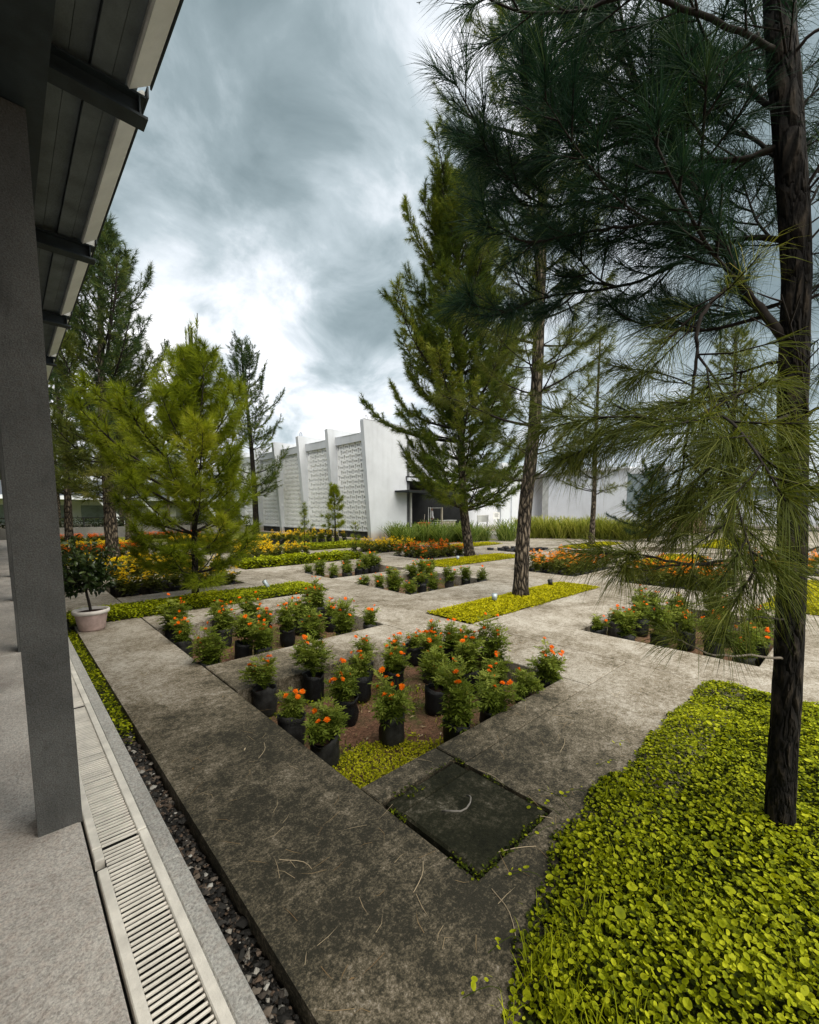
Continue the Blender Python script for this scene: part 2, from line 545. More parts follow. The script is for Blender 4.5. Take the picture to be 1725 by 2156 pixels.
M['reed'] = leafmat('tall_grass_blade', [(0, (0.09, 0.12, 0.015)), (0.5, (0.27, 0.31, 0.05)), (1, (0.48, 0.46, 0.13))], 0.5, 0.35)
M['reedg'] = leafmat('green_grass_blade', [(0, (0.045, 0.085, 0.012)), (0.5, (0.15, 0.22, 0.045)), (1, (0.34, 0.39, 0.12))], 0.5, 0.35)
M['stone'] = leafmat('gravel_stone', [(0.0, (0.01, 0.01, 0.01)), (0.6, (0.045, 0.043, 0.04)), (0.82, (0.12, 0.085, 0.062)), (0.94, (0.2, 0.18, 0.155)), (1, (0.42, 0.41, 0.38))], 0.8, 0.0)
M['litter'] = leafmat('dry_leaf', [(0.0, (0.10, 0.05, 0.02)), (0.5, (0.28, 0.20, 0.11)), (1.0, (0.48, 0.40, 0.28))], 0.8, 0.1)
M['wire'] = plain('grey_wire', (0.20, 0.185, 0.165), 0.6, 30, 0.3)
M['spot'] = plain('galvanised_tube', (0.36, 0.42, 0.46), 0.45, 20, 0.25, metal=0.3)
M['black'] = plain('black_metal', (0.012, 0.012, 0.013), 0.5, 20, 0.3)
M['glass'] = plain('teal_glass', (0.20, 0.25, 0.27), 0.25, 2.0, 0.3, spec=0.6)
M['red'] = plain('red_plastic', (0.62, 0.05, 0.03), 0.5, 10, 0.2)
M['wood'] = plain('weathered_wood', (0.30, 0.27, 0.22), 0.8, 12, 0.35)
M['grey'] = plain('grey_panel', (0.40, 0.41, 0.40), 0.7, 3, 0.2)
M['skin'] = plain('skin', (0.22, 0.12, 0.08), 0.6, 20, 0.1)
M['shirt'] = plain('pale_shirt', (0.62, 0.63, 0.66), 0.85, 12, 0.15)
M['trousers'] = plain('dark_trousers', (0.025, 0.026, 0.03), 0.9, 12, 0.2)
M['hair'] = plain('black_hair', (0.01, 0.009, 0.008), 0.7, 30, 0.2)
M['ink'] = plain('grey_print', (0.28, 0.28, 0.29), 0.7, 20, 0.1)
M['hedge'] = leafmat('hedge_leaf', [(0.0, (0.008, 0.014, 0.006)), (0.6, (0.030, 0.042, 0.016)), (1.0, (0.08, 0.095, 0.03))], 0.5, 0.2)
M['lowwall'] = rough_wash('old_wall', (0.16, 0.16, 0.15), (0.30, 0.29, 0.27), 0.5)

# measured layout (metres): plants of the beds, trunks and limbs
BAKED = {'b1': [(1.58, 2.58), (1.53, 2.98), (2.07, 3.0), (2.13, 2.48), (2.77, 2.6), (2.42, 2.04), (2.85, 1.97), (3.33, 2.66), (3.81, 2.63), (3.85, 1.99), (2.1, 3.61), (2.71, 3.62), (2.76, 3.16), (3.25, 3.12), (3.87, 3.27), (3.51, 3.98), (1.62, 3.71), (3.72, 3.51), (3.32, 1.98)], 'b2': [(1.6, 6.51), (1.48, 5.69), (1.51, 4.65), (2.06, 5.88), (2.01, 5.08), (2.1, 4.73), (2.59, 5.75), (2.73, 5.35), (2.78, 4.69), (3.13, 5.7), (3.66, 6.36), (3.21, 4.65), (3.56, 5.54), (3.65, 4.69), (3.8, 6.23), (2.61, 6.3), (2.21, 6.49)], 'b3': [(5.56, 7.5), (5.71, 7.03), (5.72, 6.55), (5.73, 6.02), (6.67, 6.7), (6.32, 5.99), (7.45, 6.58), (7.82, 6.4), (8.05, 6.08), (7.43, 7.83), (8.41, 7.72), (7.57, 8.51), (6.68, 8.34), (7.45, 7.26)], 'b4': [(5.53, 9.89), (5.65, 9.31), (5.77, 8.84), (6.34, 9.05), (6.99, 9.49), (7.32, 9.64), (8.31, 9.99), (7.82, 9.92), (6.83, 9.87)], 'T1': [(2.683, 0.19, -0.094), (2.666, 0.206, 0.401), (2.656, 0.215, 0.874), (2.64, 0.23, 1.327), (2.616, 0.253, 1.76), (2.599, 0.268, 1.97), (2.583, 0.284, 2.376), (2.567, 0.299, 2.67), (2.526, 0.337, 3.048), (2.494, 0.367, 3.322), (2.451, 0.408, 3.674), (2.411, 0.445, 4.096), (2.371, 0.483, 4.655), (2.331, 0.521, 5.251)], 'T1B': [('limb', 0.024, 0.01, 0.25, 1.0, [(2.584, 0.283, 2.306), (2.496, 0.4, 2.486), (2.486, 0.478, 2.63), (2.454, 0.576, 2.868), (2.42, 0.677, 3.108), (2.367, 0.795, 3.375), (2.311, 0.917, 3.625), (2.279, 1.015, 3.882), (2.24, 1.12, 4.191)]), ('b', 0.016, 0.007, 0.2, 1.15, [(2.561, 0.305, 2.737), (2.587, 0.452, 2.84), (2.646, 0.67, 2.891), (2.637, 0.954, 2.856), (2.566, 1.157, 2.855), (2.481, 1.374, 2.872), (2.381, 1.537, 2.846)]), ('b', 0.014, 0.007, 0.1, 1.2, [(2.367, 0.795, 3.375), (2.317, 0.98, 3.383), (2.252, 1.246, 3.442), (2.199, 1.502, 3.519), (2.142, 1.623, 3.58), (2.102, 1.73, 3.693)]), ('b', 0.016, 0.007, 0.2, 1.15, [(2.513, 0.349, 3.14), (2.461, 0.501, 3.132), (2.463, 0.705, 3.234), (2.478, 0.965, 3.247), (2.342, 1.231, 3.244), (2.304, 1.472, 3.338), (2.216, 1.623, 3.427)]), ('b', 0.014, 0.007, 0.2, 0.8, [(2.474, 0.386, 3.482), (2.114, 0.553, 3.478), (1.86, 0.723, 3.506), (1.788, 0.928, 3.562), (1.782, 1.139, 3.699)]), ('b', 0.014, 0.007, 0.25, 1.0, [(2.507, 0.355, 3.232), (2.505, 0.529, 3.469), (2.445, 0.722, 3.618), (2.409, 0.962, 3.691), (2.379, 1.195, 3.87), (2.296, 1.342, 3.962)]), ('b', 0.012, 0.006, 0.2, 1.0, [(2.454, 0.576, 2.868), (2.338, 0.754, 2.932), (2.262, 0.962, 2.972), (2.17, 1.186, 2.987), (2.116, 1.374, 2.999)]), ('b', 0.012, 0.006, 0.3, 0.7, [(2.482, 0.379, 3.411), (2.448, 0.307, 3.462), (2.498, 0.192, 3.494)]), ('b', 0.012, 0.006, 0.3, 0.8, [(2.55, 0.315, 2.88), (2.588, 0.245, 3.03), (2.642, 0.126, 3.082)]), ('b', 0.012, 0.006, 0.3, 0.9, [(2.576, 0.29, 2.475), (2.69, 0.217, 2.546), (2.843, 0.074, 2.546)]), ('b', 0.012, 0.006, 0.15, 0.55, [(2.486, 0.478, 2.63), (2.32, 0.523, 2.522), (2.188, 0.552, 2.385), (2.164, 0.547, 2.225), (2.156, 0.555, 2.05), (2.169, 0.57, 1.856), (2.213, 0.596, 1.653)]), ('b', 0.012, 0.006, 0.3, 1.0, [(2.598, 0.269, 2.032), (2.337, 0.343, 1.937), (2.156, 0.417, 1.821), (2.028, 0.496, 1.704), (2.076, 0.52, 1.62)]), ('b', 0.012, 0.006, 0.25, 0.9, [(2.592, 0.275, 2.175), (2.25, 0.357, 2.096), (1.986, 0.439, 1.985), (1.876, 0.502, 1.926), (1.861, 0.585, 1.909)]), ('b', 0.01, 0.006, 0.5, 0.8, [(2.608, 0.26, 1.834), (2.336, 0.276, 1.833), (2.067, 0.281, 1.821)]), ('b', 0.012, 0.006, 0.3, 0.9, [(2.606, 0.263, 1.97), (2.573, 0.19, 2.035), (2.619, 0.078, 2.043)]), ('b', 0.012, 0.006, 0.3, 0.9, [(2.624, 0.245, 1.675), (2.705, 0.203, 1.633), (2.819, 0.165, 1.788), (2.984, 0.078, 1.949)]), ('b', 0.01, 0.006, 0.35, 0.8, [(2.587, 0.28, 2.256), (2.761, 0.425, 2.308), (2.867, 0.6, 2.299), (2.932, 0.745, 2.251), (3.002, 0.884, 2.219)]), ('b', 0.013, 0.006, 0.25, 0.8, [(2.514, 0.349, 3.177), (2.689, 0.424, 3.513), (2.798, 0.528, 3.853), (2.855, 0.612, 4.184)]), ('b', 0.012, 0.006, 0.25, 0.8, [(2.565, 0.301, 2.651), (2.807, 0.313, 2.911), (3.043, 0.298, 3.178), (3.253, 0.237, 3.405)]), ('b', 0.012, 0.006, 0.25, 0.9, [(2.527, 0.336, 3.03), (2.702, 0.481, 3.316), (2.838, 0.627, 3.538), (2.935, 0.811, 3.819), (2.953, 0.999, 4.196)]), ('b', 0.012, 0.006, 0.2, 0.8, [(2.569, 0.297, 2.534), (2.811, 0.378, 2.597), (3.045, 0.57, 2.683), (3.18, 0.787, 2.819), (3.175, 0.997, 2.914)]), ('bare', 0.01, 0.004, 0.72, 0.9, [(2.493, 0.265, 1.426), (2.166, 0.435, 1.381), (1.953, 0.526, 1.393), (1.77, 0.615, 1.437), (1.612, 0.681, 1.445)]), ('bare', 0.01, 0.004, 0.7, 0.35, [(2.639, 0.231, 1.404), (2.389, 0.363, 1.346), (2.217, 0.456, 1.369), (2.059, 0.536, 1.371), (1.889, 0.627, 1.358), (1.765, 0.674, 1.384)]), ('bare', 0.008, 0.003, 0.85, 0.3, [(2.668, 0.204, 0.898), (2.459, 0.298, 0.942), (2.186, 0.417, 0.985), (2.057, 0.469, 1.037), (1.943, 0.507, 1.09)]), ('bare', 0.007, 0.003, 0.6, 0.3, [(2.655, 0.216, 1.09), (2.384, 0.299, 1.135), (2.144, 0.388, 1.122)]), ('bare', 0.006, 0.003, 0.9, 0.0, [(2.363, 0.36, 1.361), (2.325, 0.368, 1.488), (2.287, 0.376, 1.56), (2.234, 0.399, 1.57)]), ('bare', 0.008, 0.003, 0.6, 0.3, [(2.643, 0.228, 1.393), (2.628, 0.138, 1.443), (2.66, 0.04, 1.488)])], 'T2': [(6.912, 4.346, -0.044), (6.921, 4.338, 0.861), (6.953, 4.308, 1.815), (7.034, 4.232, 3.08), (7.061, 4.207, 4.705), (7.06, 4.207, 6.111), (7.055, 4.213, 7.17), (7.014, 4.251, 8.487), (6.955, 4.306, 9.62), (6.912, 4.347, 10.31), (6.883, 4.373, 11.121)], 'T3': [(11.86, 9.522, -0.01), (11.727, 9.647, 1.188), (11.658, 9.712, 2.173), (11.579, 9.786, 4.421), (11.536, 9.827, 6.757), (11.494, 9.866, 9.021), (11.468, 9.89, 10.782), (11.469, 9.889, 12.004)], 'T6': [(2.49, 16.593, -0.075), (2.488, 16.595, 1.223), (2.486, 16.597, 2.72), (2.477, 16.605, 4.474), (2.554, 16.532, 7.024), (2.625, 16.466, 8.4), (2.715, 16.381, 9.748)], 'T7': [(2.467, 8.356, -0.046), (2.49, 8.334, 0.958), (2.53, 8.297, 2.231), (2.553, 8.275, 3.057), (2.57, 8.259, 3.866), (2.584, 8.246, 4.736)], 'T8': [(12.42, 28.393, -0.162), (12.416, 28.397, 2.394), (12.336, 28.473, 5.528), (12.189, 28.611, 8.595), (12.065, 28.727, 10.704), (12.02, 28.769, 12.34)], 'T4': [(19.358, 8.572, -0.051), (19.385, 8.547, 2.13), (19.366, 8.564, 4.223), (19.364, 8.566, 6.271), (19.367, 8.563, 8.078), (19.369, 8.562, 9.461)], 'T5': [(27.038, 4.789, -0.044), (26.936, 4.885, 2.198), (26.833, 4.982, 5.721), (26.673, 5.132, 10.247)], 'bird': (20.977, 21.455, 32.953), 'hose': [(1.587, 1.438, 0.0), (1.59, 1.408, 0.0), (1.6, 1.377, 0.0), (1.632, 1.347, 0.0), (1.67, 1.34, 0.0), (1.715, 1.353, 0.0), (1.753, 1.379, 0.0), (1.771, 1.403, 0.0), (1.778, 1.429, 0.0)]}

# ================================================================== GROUND, PATHS, BEDS
g_ = MB().add([(-300, -300, -0.24), (400, -300, -0.24), (400, 500, -0.24), (-300, 500, -0.24)], [[(0, 1, 2, 3)]])
tag(g_.build('ground', M['soil']), kind='structure')

COLX = [0.605, 4.72, 8.98, 13.24, 17.5, 21.76, 26.0]       # joints between the six columns of the garden grid
BEDX = [(1.41, 3.83), (5.58, 8.10), (10.05, 12.6), (14.35, 16.8), (18.6, 21.0), (22.9, 25.3)]
GC = {0: [(-0.15, 0.62), (7.42, 8.50), (15.75, 16.85), (23.6, 24.6)], 1: [(3.78, 4.66), (11.55, 12.65), (19.6, 20.6)], 2: [(0.2, 1.1), (8.15, 9.30)],
      3: [(3.7, 4.9), (12.0, 13.0)], 4: [(0.2, 1.2), (8.1, 9.2)], 5: [(3.9, 5.2), (12.0, 13.0)]}
BEDS = {0: [(1.92, 3.74), (4.60, 6.52), (9.40, 11.20), (12.25, 14.05), (17.8, 19.6), (20.5, 22.3)],
        1: [(-3.3, -1.5), (0.68, 2.57), (5.93, 7.80), (8.64, 10.50), (13.60, 15.40), (16.4, 18.2), (21.5, 23.3)],
        2: [(-2.8, -1.0), (1.93, 3.84), (4.84, 6.65), (9.90, 11.70), (12.60, 14.40)],
        3: [(0.7, 2.5), (6.0, 7.8), (9.0, 10.8)],
        4: [(2.2, 4.0), (4.9, 6.7)], 5: [(0.8, 2.6)]}
YMIN, YMAX = -6.0, 17.6
COLTOP = [26.0, 24.5, 15.2, 14.2, 11.2, 9.6]
J = 0.007
pav = struct('pavement', 'grey stained concrete walk of large slabs between the flower beds')


def slab(x0, x1, y0, y1):
    if x1 - x0 < 0.05 or y1 - y0 < 0.05:
        return
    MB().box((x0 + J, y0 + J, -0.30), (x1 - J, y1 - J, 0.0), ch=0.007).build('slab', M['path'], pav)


HATCH = (1.40, 2.02, 1.06, 1.72)
for ci in range(6):
    xs, xe = COLX[ci], COLX[ci + 1]
    bx0, bx1 = BEDX[ci]
    top = COLTOP[ci]
    cuts = [('g', a, b) for a, b in GC.get(ci, []) if a < top]
    cuts.sort(key=lambda c: c[1])
    spans, y = [], YMIN
    for _, a, b in cuts:
        spans.append((y, a))
        y = b
    spans.append((y, top))
    for a, b in spans:
        if b - a < 0.1:
            continue
        beds = sorted([(p, q) for p, q in BEDS.get(ci, []) if p >= a - 0.01 and q <= b + 0.01])
        if not beds:
            slab(xs, xe, a, b)
            continue
        segs, yy = [], a
        for p, q in beds:
            segs.append((yy, p))
            yy = q
        segs.append((yy, b))
        if ci == 0 and abs(a - 0.62) < 0.01:
            # the near end of the walk is one pour round the inspection cover
            hx0, hx1, hy0, hy1 = HATCH
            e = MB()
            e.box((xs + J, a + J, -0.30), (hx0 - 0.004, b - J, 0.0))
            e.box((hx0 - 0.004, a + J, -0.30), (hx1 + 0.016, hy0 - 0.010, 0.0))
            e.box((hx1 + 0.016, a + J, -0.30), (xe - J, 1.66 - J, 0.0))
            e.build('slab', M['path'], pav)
            slab(bx1, xe, 1.66, b)
            slab(hx1 + 0.02, bx1, 1.66, segs[0][1])
            slab(hx0, hx1 + 0.02, hy1 + 0.012, segs[0][1])
            segs = segs[1:]
        else:
            slab(xs, bx0, a, b)
            slab(bx1, xe, a, b)
        for p, q in segs:
            slab(bx0, bx1, p, q)
    # strips of ground cover lie between: end pieces of the walk beside them
    for _, a, b in cuts:
        pass
slab(0.605, 0.90, -0.15, 0.62)
# far paved court on the right and paved band before the hall
far_pav = struct('court_paving', 'pale concrete court in front of the far white wing')
for (x0, x1, y0, y1) in [(26.0, 45.2, -14, 1.5), (26.0, 45.2, 1.5, 7.5), (26.0, 36, 7.5, 14), (21.76, 26.0, 9.6, 14.2), (17.5, 21.76, 11.2, 14.2)]:
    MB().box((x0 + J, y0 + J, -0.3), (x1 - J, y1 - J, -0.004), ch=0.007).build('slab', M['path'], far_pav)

# lawn before the hall and to the left
for nm, (x0, x1, y0, y1) in {'lawn': (8.9, 14.3, 15.3, 36.0), 'lawn_far': (-2.0, 8.9, 26.0, 31.2)}.items():
    o = MB().box((x0, y0, -0.2), (x1, y1, -0.012)).build('lawn', M['lawn'])
    tag(o, kind='structure')
lawn_edge = MB().box((13.25, 14.25, -0.2), (20.5, 18.2, -0.02)).build('lawn', M['lawn'])
tag(lawn_edge, kind='structure')

# inspection cover in the end of the walk
hx0, hx1, hy0, hy1 = HATCH
hat = thing('inspection_cover', 'dark mossy square concrete inspection cover with a bent wire handle, let into the walk', 'cover', (0, 0, 0))
MB().box((hx0 + 0.03, hy0 + 0.012, -0.12), (hx1 - 0.012, hy1 - 0.13, 0.006), ch=0.012).build('lid', M['hatch'], hat)
MB().box((hx0 + 0.035, hy1 - 0.122, -0.12), (hx1 - 0.015, hy1 - 0.004, -0.004), ch=0.012).build('frame', M['hatch'], hat)
hz = [0.012, 0.03, 0.04, 0.04, 0.042, 0.044, 0.042, 0.03, 0.014]
MB().tube([(p[0], p[1], z + 0.004) for p, z in zip(BAKED['hose'], hz)], 0.0045, 6).build('handle', M['wire'], hat, True)

mb = MB()
rg = np.random.default_rng(3)


def leaf_cards(mb, P, sz, rng, tilt=0.6, mi=0, asp=0.7, var=None):
    """n small folded leaves, four corners each, lying mostly flat"""
    n = len(P)
    az = rng.random(n) * 2 * math.pi
    d = np.stack([np.cos(az), np.sin(az), (rng.random(n) - 0.35) * tilt], -1)
    d /= np.linalg.norm(d, axis=1, keepdims=True)
    s = np.stack([-np.sin(az), np.cos(az), (rng.random(n) - 0.5) * tilt], -1)
    s /= np.linalg.norm(s, axis=1, keepdims=True)
    L = np.asarray(sz).reshape(-1, 1)
    up = np.zeros((n, 3))
    up[:, 2] = 1
    a = P
    b = P + d * L * 0.5 + s * L * asp * 0.5 + up * L * 0.12
    c = P + d * L
    e = P + d * L * 0.5 - s * L * asp * 0.5 + up * L * 0.12
    V = np.stack([a, b, c, e], 1).reshape(-1, 3)
    i = np.arange(n)[:, None] * 4
    F = [np.concatenate([i + np.array([0, 1, 2]), i + np.array([0, 2, 3])])]
    if var is None:
        var = rng.random(n)
    mb.add(V, F, mi, np.repeat(var, 4))


# moss in the joints round the cover
t_ = rg.random(900)
side = rg.integers(0, 4, 900)
mx = np.where(side == 0, hx0 + 0.012, np.where(side == 1, hx1 + 0.0, hx0 + t_ * (hx1 - hx0)))
my = np.where(side == 2, hy0 + 0.0, np.where(side == 3, hy1 - 0.06 * (rg.random(900) > 0.5), hy0 + t_ * (hy1 - hy0)))
clump = np.array([mnoise.noise((x * 6, y * 6, 2)) for x, y in zip(mx, my)])
near_corner = np.hypot(mx - hx0, my - hy0) < 0.14
k = (clump > 0.12) | near_corner
P = np.stack([mx + rg.normal(0, 0.012, 900), my + rg.normal(0, 0.012, 900), rg.random(900) * 0.012 - 0.002], -1)[k]
leaf_cards(mb, P, 0.010 + 0.012 * rg.random(len(P)), rg, 1.2, var=rg.random(len(P)) * 0.45)
tag(mb.build('moss', M['gc']), kind='stuff')

# ================================================================== DRAIN, KERB, GALLERY FLOOR
fl = struct('gallery_floor', 'rough washed concrete floor under the eave')
for (y0, y1) in [(-3, 6.3), (6.3, 7.5), (7.5, 8.7), (8.7, 9.9), (9.9, 11.1), (11.1, 12.3), (12.3, 20), (20, 34)]:
    b = MB()
    b.box((-4.0, y0 + 0.006, -0.28), (0.182, y1 - 0.006, 0.035), ch=0.012)
    b.build('slab', M['wash'], fl)
dch = MB()
dch.box((0.183, -3, -0.30), (0.424, 34, -0.17))
dch.box((0.183, -3, -0.17), (0.197, 34, -0.06))
dch.box((0.412, -3, -0.17), (0.424, 34, -0.06))
tag(dch.build('drain_channel', M['void']), kind='structure')
kb = struct('kerb', 'pale concrete kerb between drain and gravel')
for a, b in [(-3, 2.1), (2.1, 4.9), (4.9, 7.6), (7.6, 12), (12, 17)]:
    MB().box((0.426, a + 0.002, -0.28), (0.503, b - 0.002, -0.003), ch=0.006).build('kerb_stone', M['kerb'], kb)

bar_me = MB().box((0.236, -0.0045, -0.013), (0.384, 0.0045, -0.003), ch=0.002).mesh('bar', M['grate'])
GY = [(0.45, 2.395), (2.405, 4.345), (4.355, 6.295), (6.305, 8.2)]
glab = ['slatted white drain grating at the bottom edge, nearest of the row',
        'slatted white drain grating beside the foot of the near column',
        'third slatted white drain grating from the front, partly behind the near column',
        'farthest slatted white drain grating, ending near the pink flower pot']
for (a, b), lb in zip(GY, glab):
    gr = thing('drain_grating', lb, 'drain grating', (0, a, 0), 0, 'drain gratings along the eave')
    l_ = b - a
    MB().box((0.385, 0, -0.045), (0.424, l_, 0.004), ch=0.004).build('edge_rail', M['grate'], gr)
    if a < 1:
        MB().box((0.198, 0, -0.045), (0.235, 1.79, 0.004), ch=0.004).build('edge_rail', M['grate'], gr)
        MB().box((0.198, 1.86, -0.045), (0.235, l_, 0.004), ch=0.004).build('edge_rail', M['grate'], gr)
    else:
        MB().box((0.198, 0, -0.045), (0.235, l_, 0.004), ch=0.004).build('edge_rail', M['grate'], gr)
    nb = int((l_ - 0.004) / 0.0262)
    for i in range(nb):
        if a > 6:
            if i % 3:
                continue
        o = link('bar', bar_me, gr, (random.uniform(-.0008, .0008), 0.010 + i * 0.0262, random.uniform(-.0012, .0008)))
        o.rotation_euler = (0, 0, random.uniform(-.006, .006))

# gravel strip between kerb and walk
mb = MB()
n = 2600
yy = 0.6 + 3.1 * rg.random(n) ** 1.0
xx = 0.508 + 0.088 * rg.random(n)
r0 = 0.0045 + 0.016 * rg.random(n) ** 2.6
oct_ = np.array([(1, 0, 0), (-1, 0, 0), (0, 1, 0), (0, -1, 0), (0, 0, 1), (0, 0, -1), (.7, .7, .3), (-.7, .6, .3), (.6, -.7, .3), (-.7, -.7, .35)])
of = np.array([(4, 6, 7), (4, 7, 9), (4, 9, 8), (4, 8, 6), (6, 0, 2), (6, 2, 7), (7, 2, 1), (7, 1, 9), (9, 1, 3), (9, 3, 8), (8, 3, 0), (8, 0, 6), (0, 5, 2), (2, 5, 1), (1, 5, 3), (3, 5, 0)])
sc = r0[:, None] * (0.6 + 0.7 * rg.random((n, 3)))
sc[:, 2] *= 0.75
ang = rg.random(n) * 6.28
V = oct_[None] * sc[:, None, :] * (0.55 + 0.8 * rg.random((n, 10, 1)))
ca, sa = np.cos(ang)[:, None], np.sin(ang)[:, None]
V = np.stack([V[..., 0] * ca - V[..., 1] * sa, V[..., 0] * sa + V[..., 1] * ca, V[..., 2]], -1)
V += np.stack([xx, yy, -0.085 + 0.03 * rg.random(n)], -1)[:, None, :]
mb.add(V.reshape(-1, 3), [(np.arange(n)[:, None, None] * 10 + of[None]).reshape(-1, 3)], 0, np.repeat(rg.random(n), 10))
tag(mb.build('gravel', M['stone']), kind='stuff')
tag(MB().box((0.504, 0.2, -0.24), (0.604, 17, -0.088)).build('gutter_bed', M['void']), kind='structure')

# creeping weed further along the gutter
mb = MB()
n = 3600
yy = 2.5 + 4.8 * rg.random(n)
k = np.array([mnoise.noise((0, y * 1.4, 5)) for y in yy]) + (yy - 3.1) * 0.6 > rg.random(n) * 0.9
yy = yy[k]
P = np.stack([0.51 + 0.085 * rg.random(len(yy)), yy, -0.055 + 0.05 * rg.random(len(yy))], -1)
leaf_cards(mb, P, 0.012 + 0.02 * rg.random(len(yy)), rg, 1.1, var=0.15 + 0.75 * rg.random(len(yy)))
tag(mb.build('gutter_weeds', M['gc']), kind='stuff')

# ================================================================== GALLERY ROOF ON THE LEFT
gal = thing('gallery_roof', 'dark eave over the left walk, seen from below, with steel rafters and a pale fascia', 'roof', (0, 0, 0))
ZR = 3.46
# column and its fellows
for cy, lb in [(2.63, 'square dark grey rendered column in the left foreground'), (6.36, 'second grey column, a sliver behind the near column'),
               (10.1, None), (13.8, None)]:
    o = MB()
    o.box((0.0, -0.0, 0.0), (0.172, 0.172, 3.30), ch=0.006)
    o = o.build('column', M['column'], None)
    o.location = (0.018, cy - 0.005, 0.035 - 0.003)
    tag(o, lb or 'grey column farther along the gallery, hidden behind the nearer columns', 'column', 'columns under the eave')
MB().box((-0.06, -3, 3.335), (0.25, 34, 3.46)).build('girder', M['steel'], gal)
# lapped soffit boards
bx = [-4.0, -2.6, -1.4, -0.5, 0.02, 0.17, 0.27, 0.345, 0.42, 0.50, 0.5555]
for i in range(len(bx) - 1):
    z = ZR + 0.10 + 0.018 * (i % 2) + (0.5555 - bx[i]) * 0.10
    MB().box((bx[i], -3, z), (bx[i + 1] - 0.004, 34, z + 0.03)).build('soffit_board', M['soffit'], gal)
MB().box((0.538, -3, 3.60), (0.5505, 34, 3.719)).build('closure', M['steel'], gal)
MB().box((-4.1, -3, 3.72), (0.64, 34, 3.80)).build('roof_slab', M['soffit'], gal)
ry = [-0.65 + 1.6 * i for i in range(20)]
for y in ry:
    b = MB()
    b.box((-4.0, y - 0.045, 3.462), (0.635, y + 0.045, 3.474))
    b.box((-4.0, y - 0.006, 3.474), (0.60, y + 0.006, 3.552))
    b.box((-4.0, y - 0.045, 3.552), (0.63, y + 0.045, 3.562))
    b.box((0.60, y - 0.045, 3.474), (0.607, y + 0.045, 3.552))
    b.build('rafter', M['steel'], gal)
for i in range(len(ry) - 1):
    y0, y1 = ry[i] + 0.055, ry[i + 1] - 0.055
    poly = [(0.552, 3.556), (0.560, 3.546), (0.648, 3.612), (0.652, 3.66), (0.640, 3.66), (0.552, 3.59)]
    MB().prism(poly, 1, y0, y1).build('fascia', M['fascia'], gal)
    MB().box((0.655, y0 - 0.03, 3.618), (0.662, y1 + 0.03, 3.668)).build('drip_edge', M['steel'], gal)
bw = thing('gallery_wall', 'plain dark wall at the back of the covered walk', 'wall', (0, 0, 0))
MB().box((-4.3, -3, -0.2), (-4.02, 34, 3.9)).build('wall', M['darkwall'], bw)

# ================================================================== SCREEN HALL
hall = thing('screen_hall', 'white hall with tall fins, breeze block screens and a blank end wall', 'building', (0, 0, 0))
HY0, PITCH, FT = 18.38, 3.42, 0.30
NB = 5
for i in range(NB + 1):
    y = HY0 + PITCH * i
    back = 17.05 if i == 0 else 16.6
    poly = [(14.45, -0.05), (13.96, 6.30), (14.00, 6.36), (back, 6.33), (back, 0.0)] if i == 0 else \
           [(14.45, -0.05), (13.96, 6.28), (14.00, 6.33), (16.4, 6.30), (16.4, 5.3), (14.78, 5.3), (14.78, -0.05)]
    MB().prism(poly, 1, y, y + FT).build('end_wall' if i == 0 else 'fin', M['wall'], hall)
    cap = [(13.985, 6.362), (13.985, 6.372), (back if i == 0 else 16.4, 6.342), (back if i == 0 else 16.4, 6.332)]
    if i == 0:
        MB().prism(cap, 1, y - 0.012, y + FT + 0.012).build('coping', M['flash'], hall)
    if i in (0, 2):
        a = np.linspace(0, math.pi, 9)
        pts = [(14.2, y + 0.15, 6.33)] + [(14.2 + 0.07 * math.cos(math.pi - t) + 0.07, y + 0.15, 6.50 + 0.07 * math.sin(t)) for t in a] + [(14.34, y + 0.15, 6.33)]
        MB().tube(pts, 0.016, 6).build('lifting_loop', M['black'], hall, True)
# single breeze block: two square holes
BW, BH, BD, HS = 0.43, 0.262, 0.085, 0.134


def block_mesh():
    b = MB()
    ys = [0, 0.062, 0.062 + HS, BW - 0.062 - HS, BW - 0.062, BW]
    zs = [0, (BH - HS) / 2, (BH + HS) / 2, BH]
    for x, flip in ((0, False), (BD, True)):
        q, V = [], []
        for a in range(6):
            for c in range(4):
                V.append((x, ys[a], zs[c]))
        for a in range(5):
            for c in range(3):
                if c == 1 and a in (1, 3):
                    continue
                f = (a * 4 + c, a * 4 + c + 1, (a + 1) * 4 + c + 1, (a + 1) * 4 + c)
                q.append(f if not flip else f[::-1])
        b.add(V, [q])
    b.add([(0, 0, 0), (BD, 0, 0), (BD, BW, 0), (0, BW, 0), (0, 0, BH), (BD, 0, BH), (BD, BW, BH), (0, BW, BH)],
          [[(0, 3, 2, 1), (4, 5, 6, 7), (0, 1, 5, 4), (2, 3, 7, 6)]])
    for k in (1, 3):
        y0, y1, z0, z1 = ys[k], ys[k + 1], zs[1], zs[2]
        b.add([(0, y0, z0), (BD, y0, z0), (BD, y1, z0), (0, y1, z0), (0, y0, z1), (BD, y0, z1), (BD, y1, z1), (0, y1, z1)],
              [[(0, 1, 2, 3), (7, 6, 5, 4), (4, 5, 1, 0), (3, 2, 6, 7)]])
    return b


blk = block_mesh()
blk_me = blk.mesh('block', M['block'])
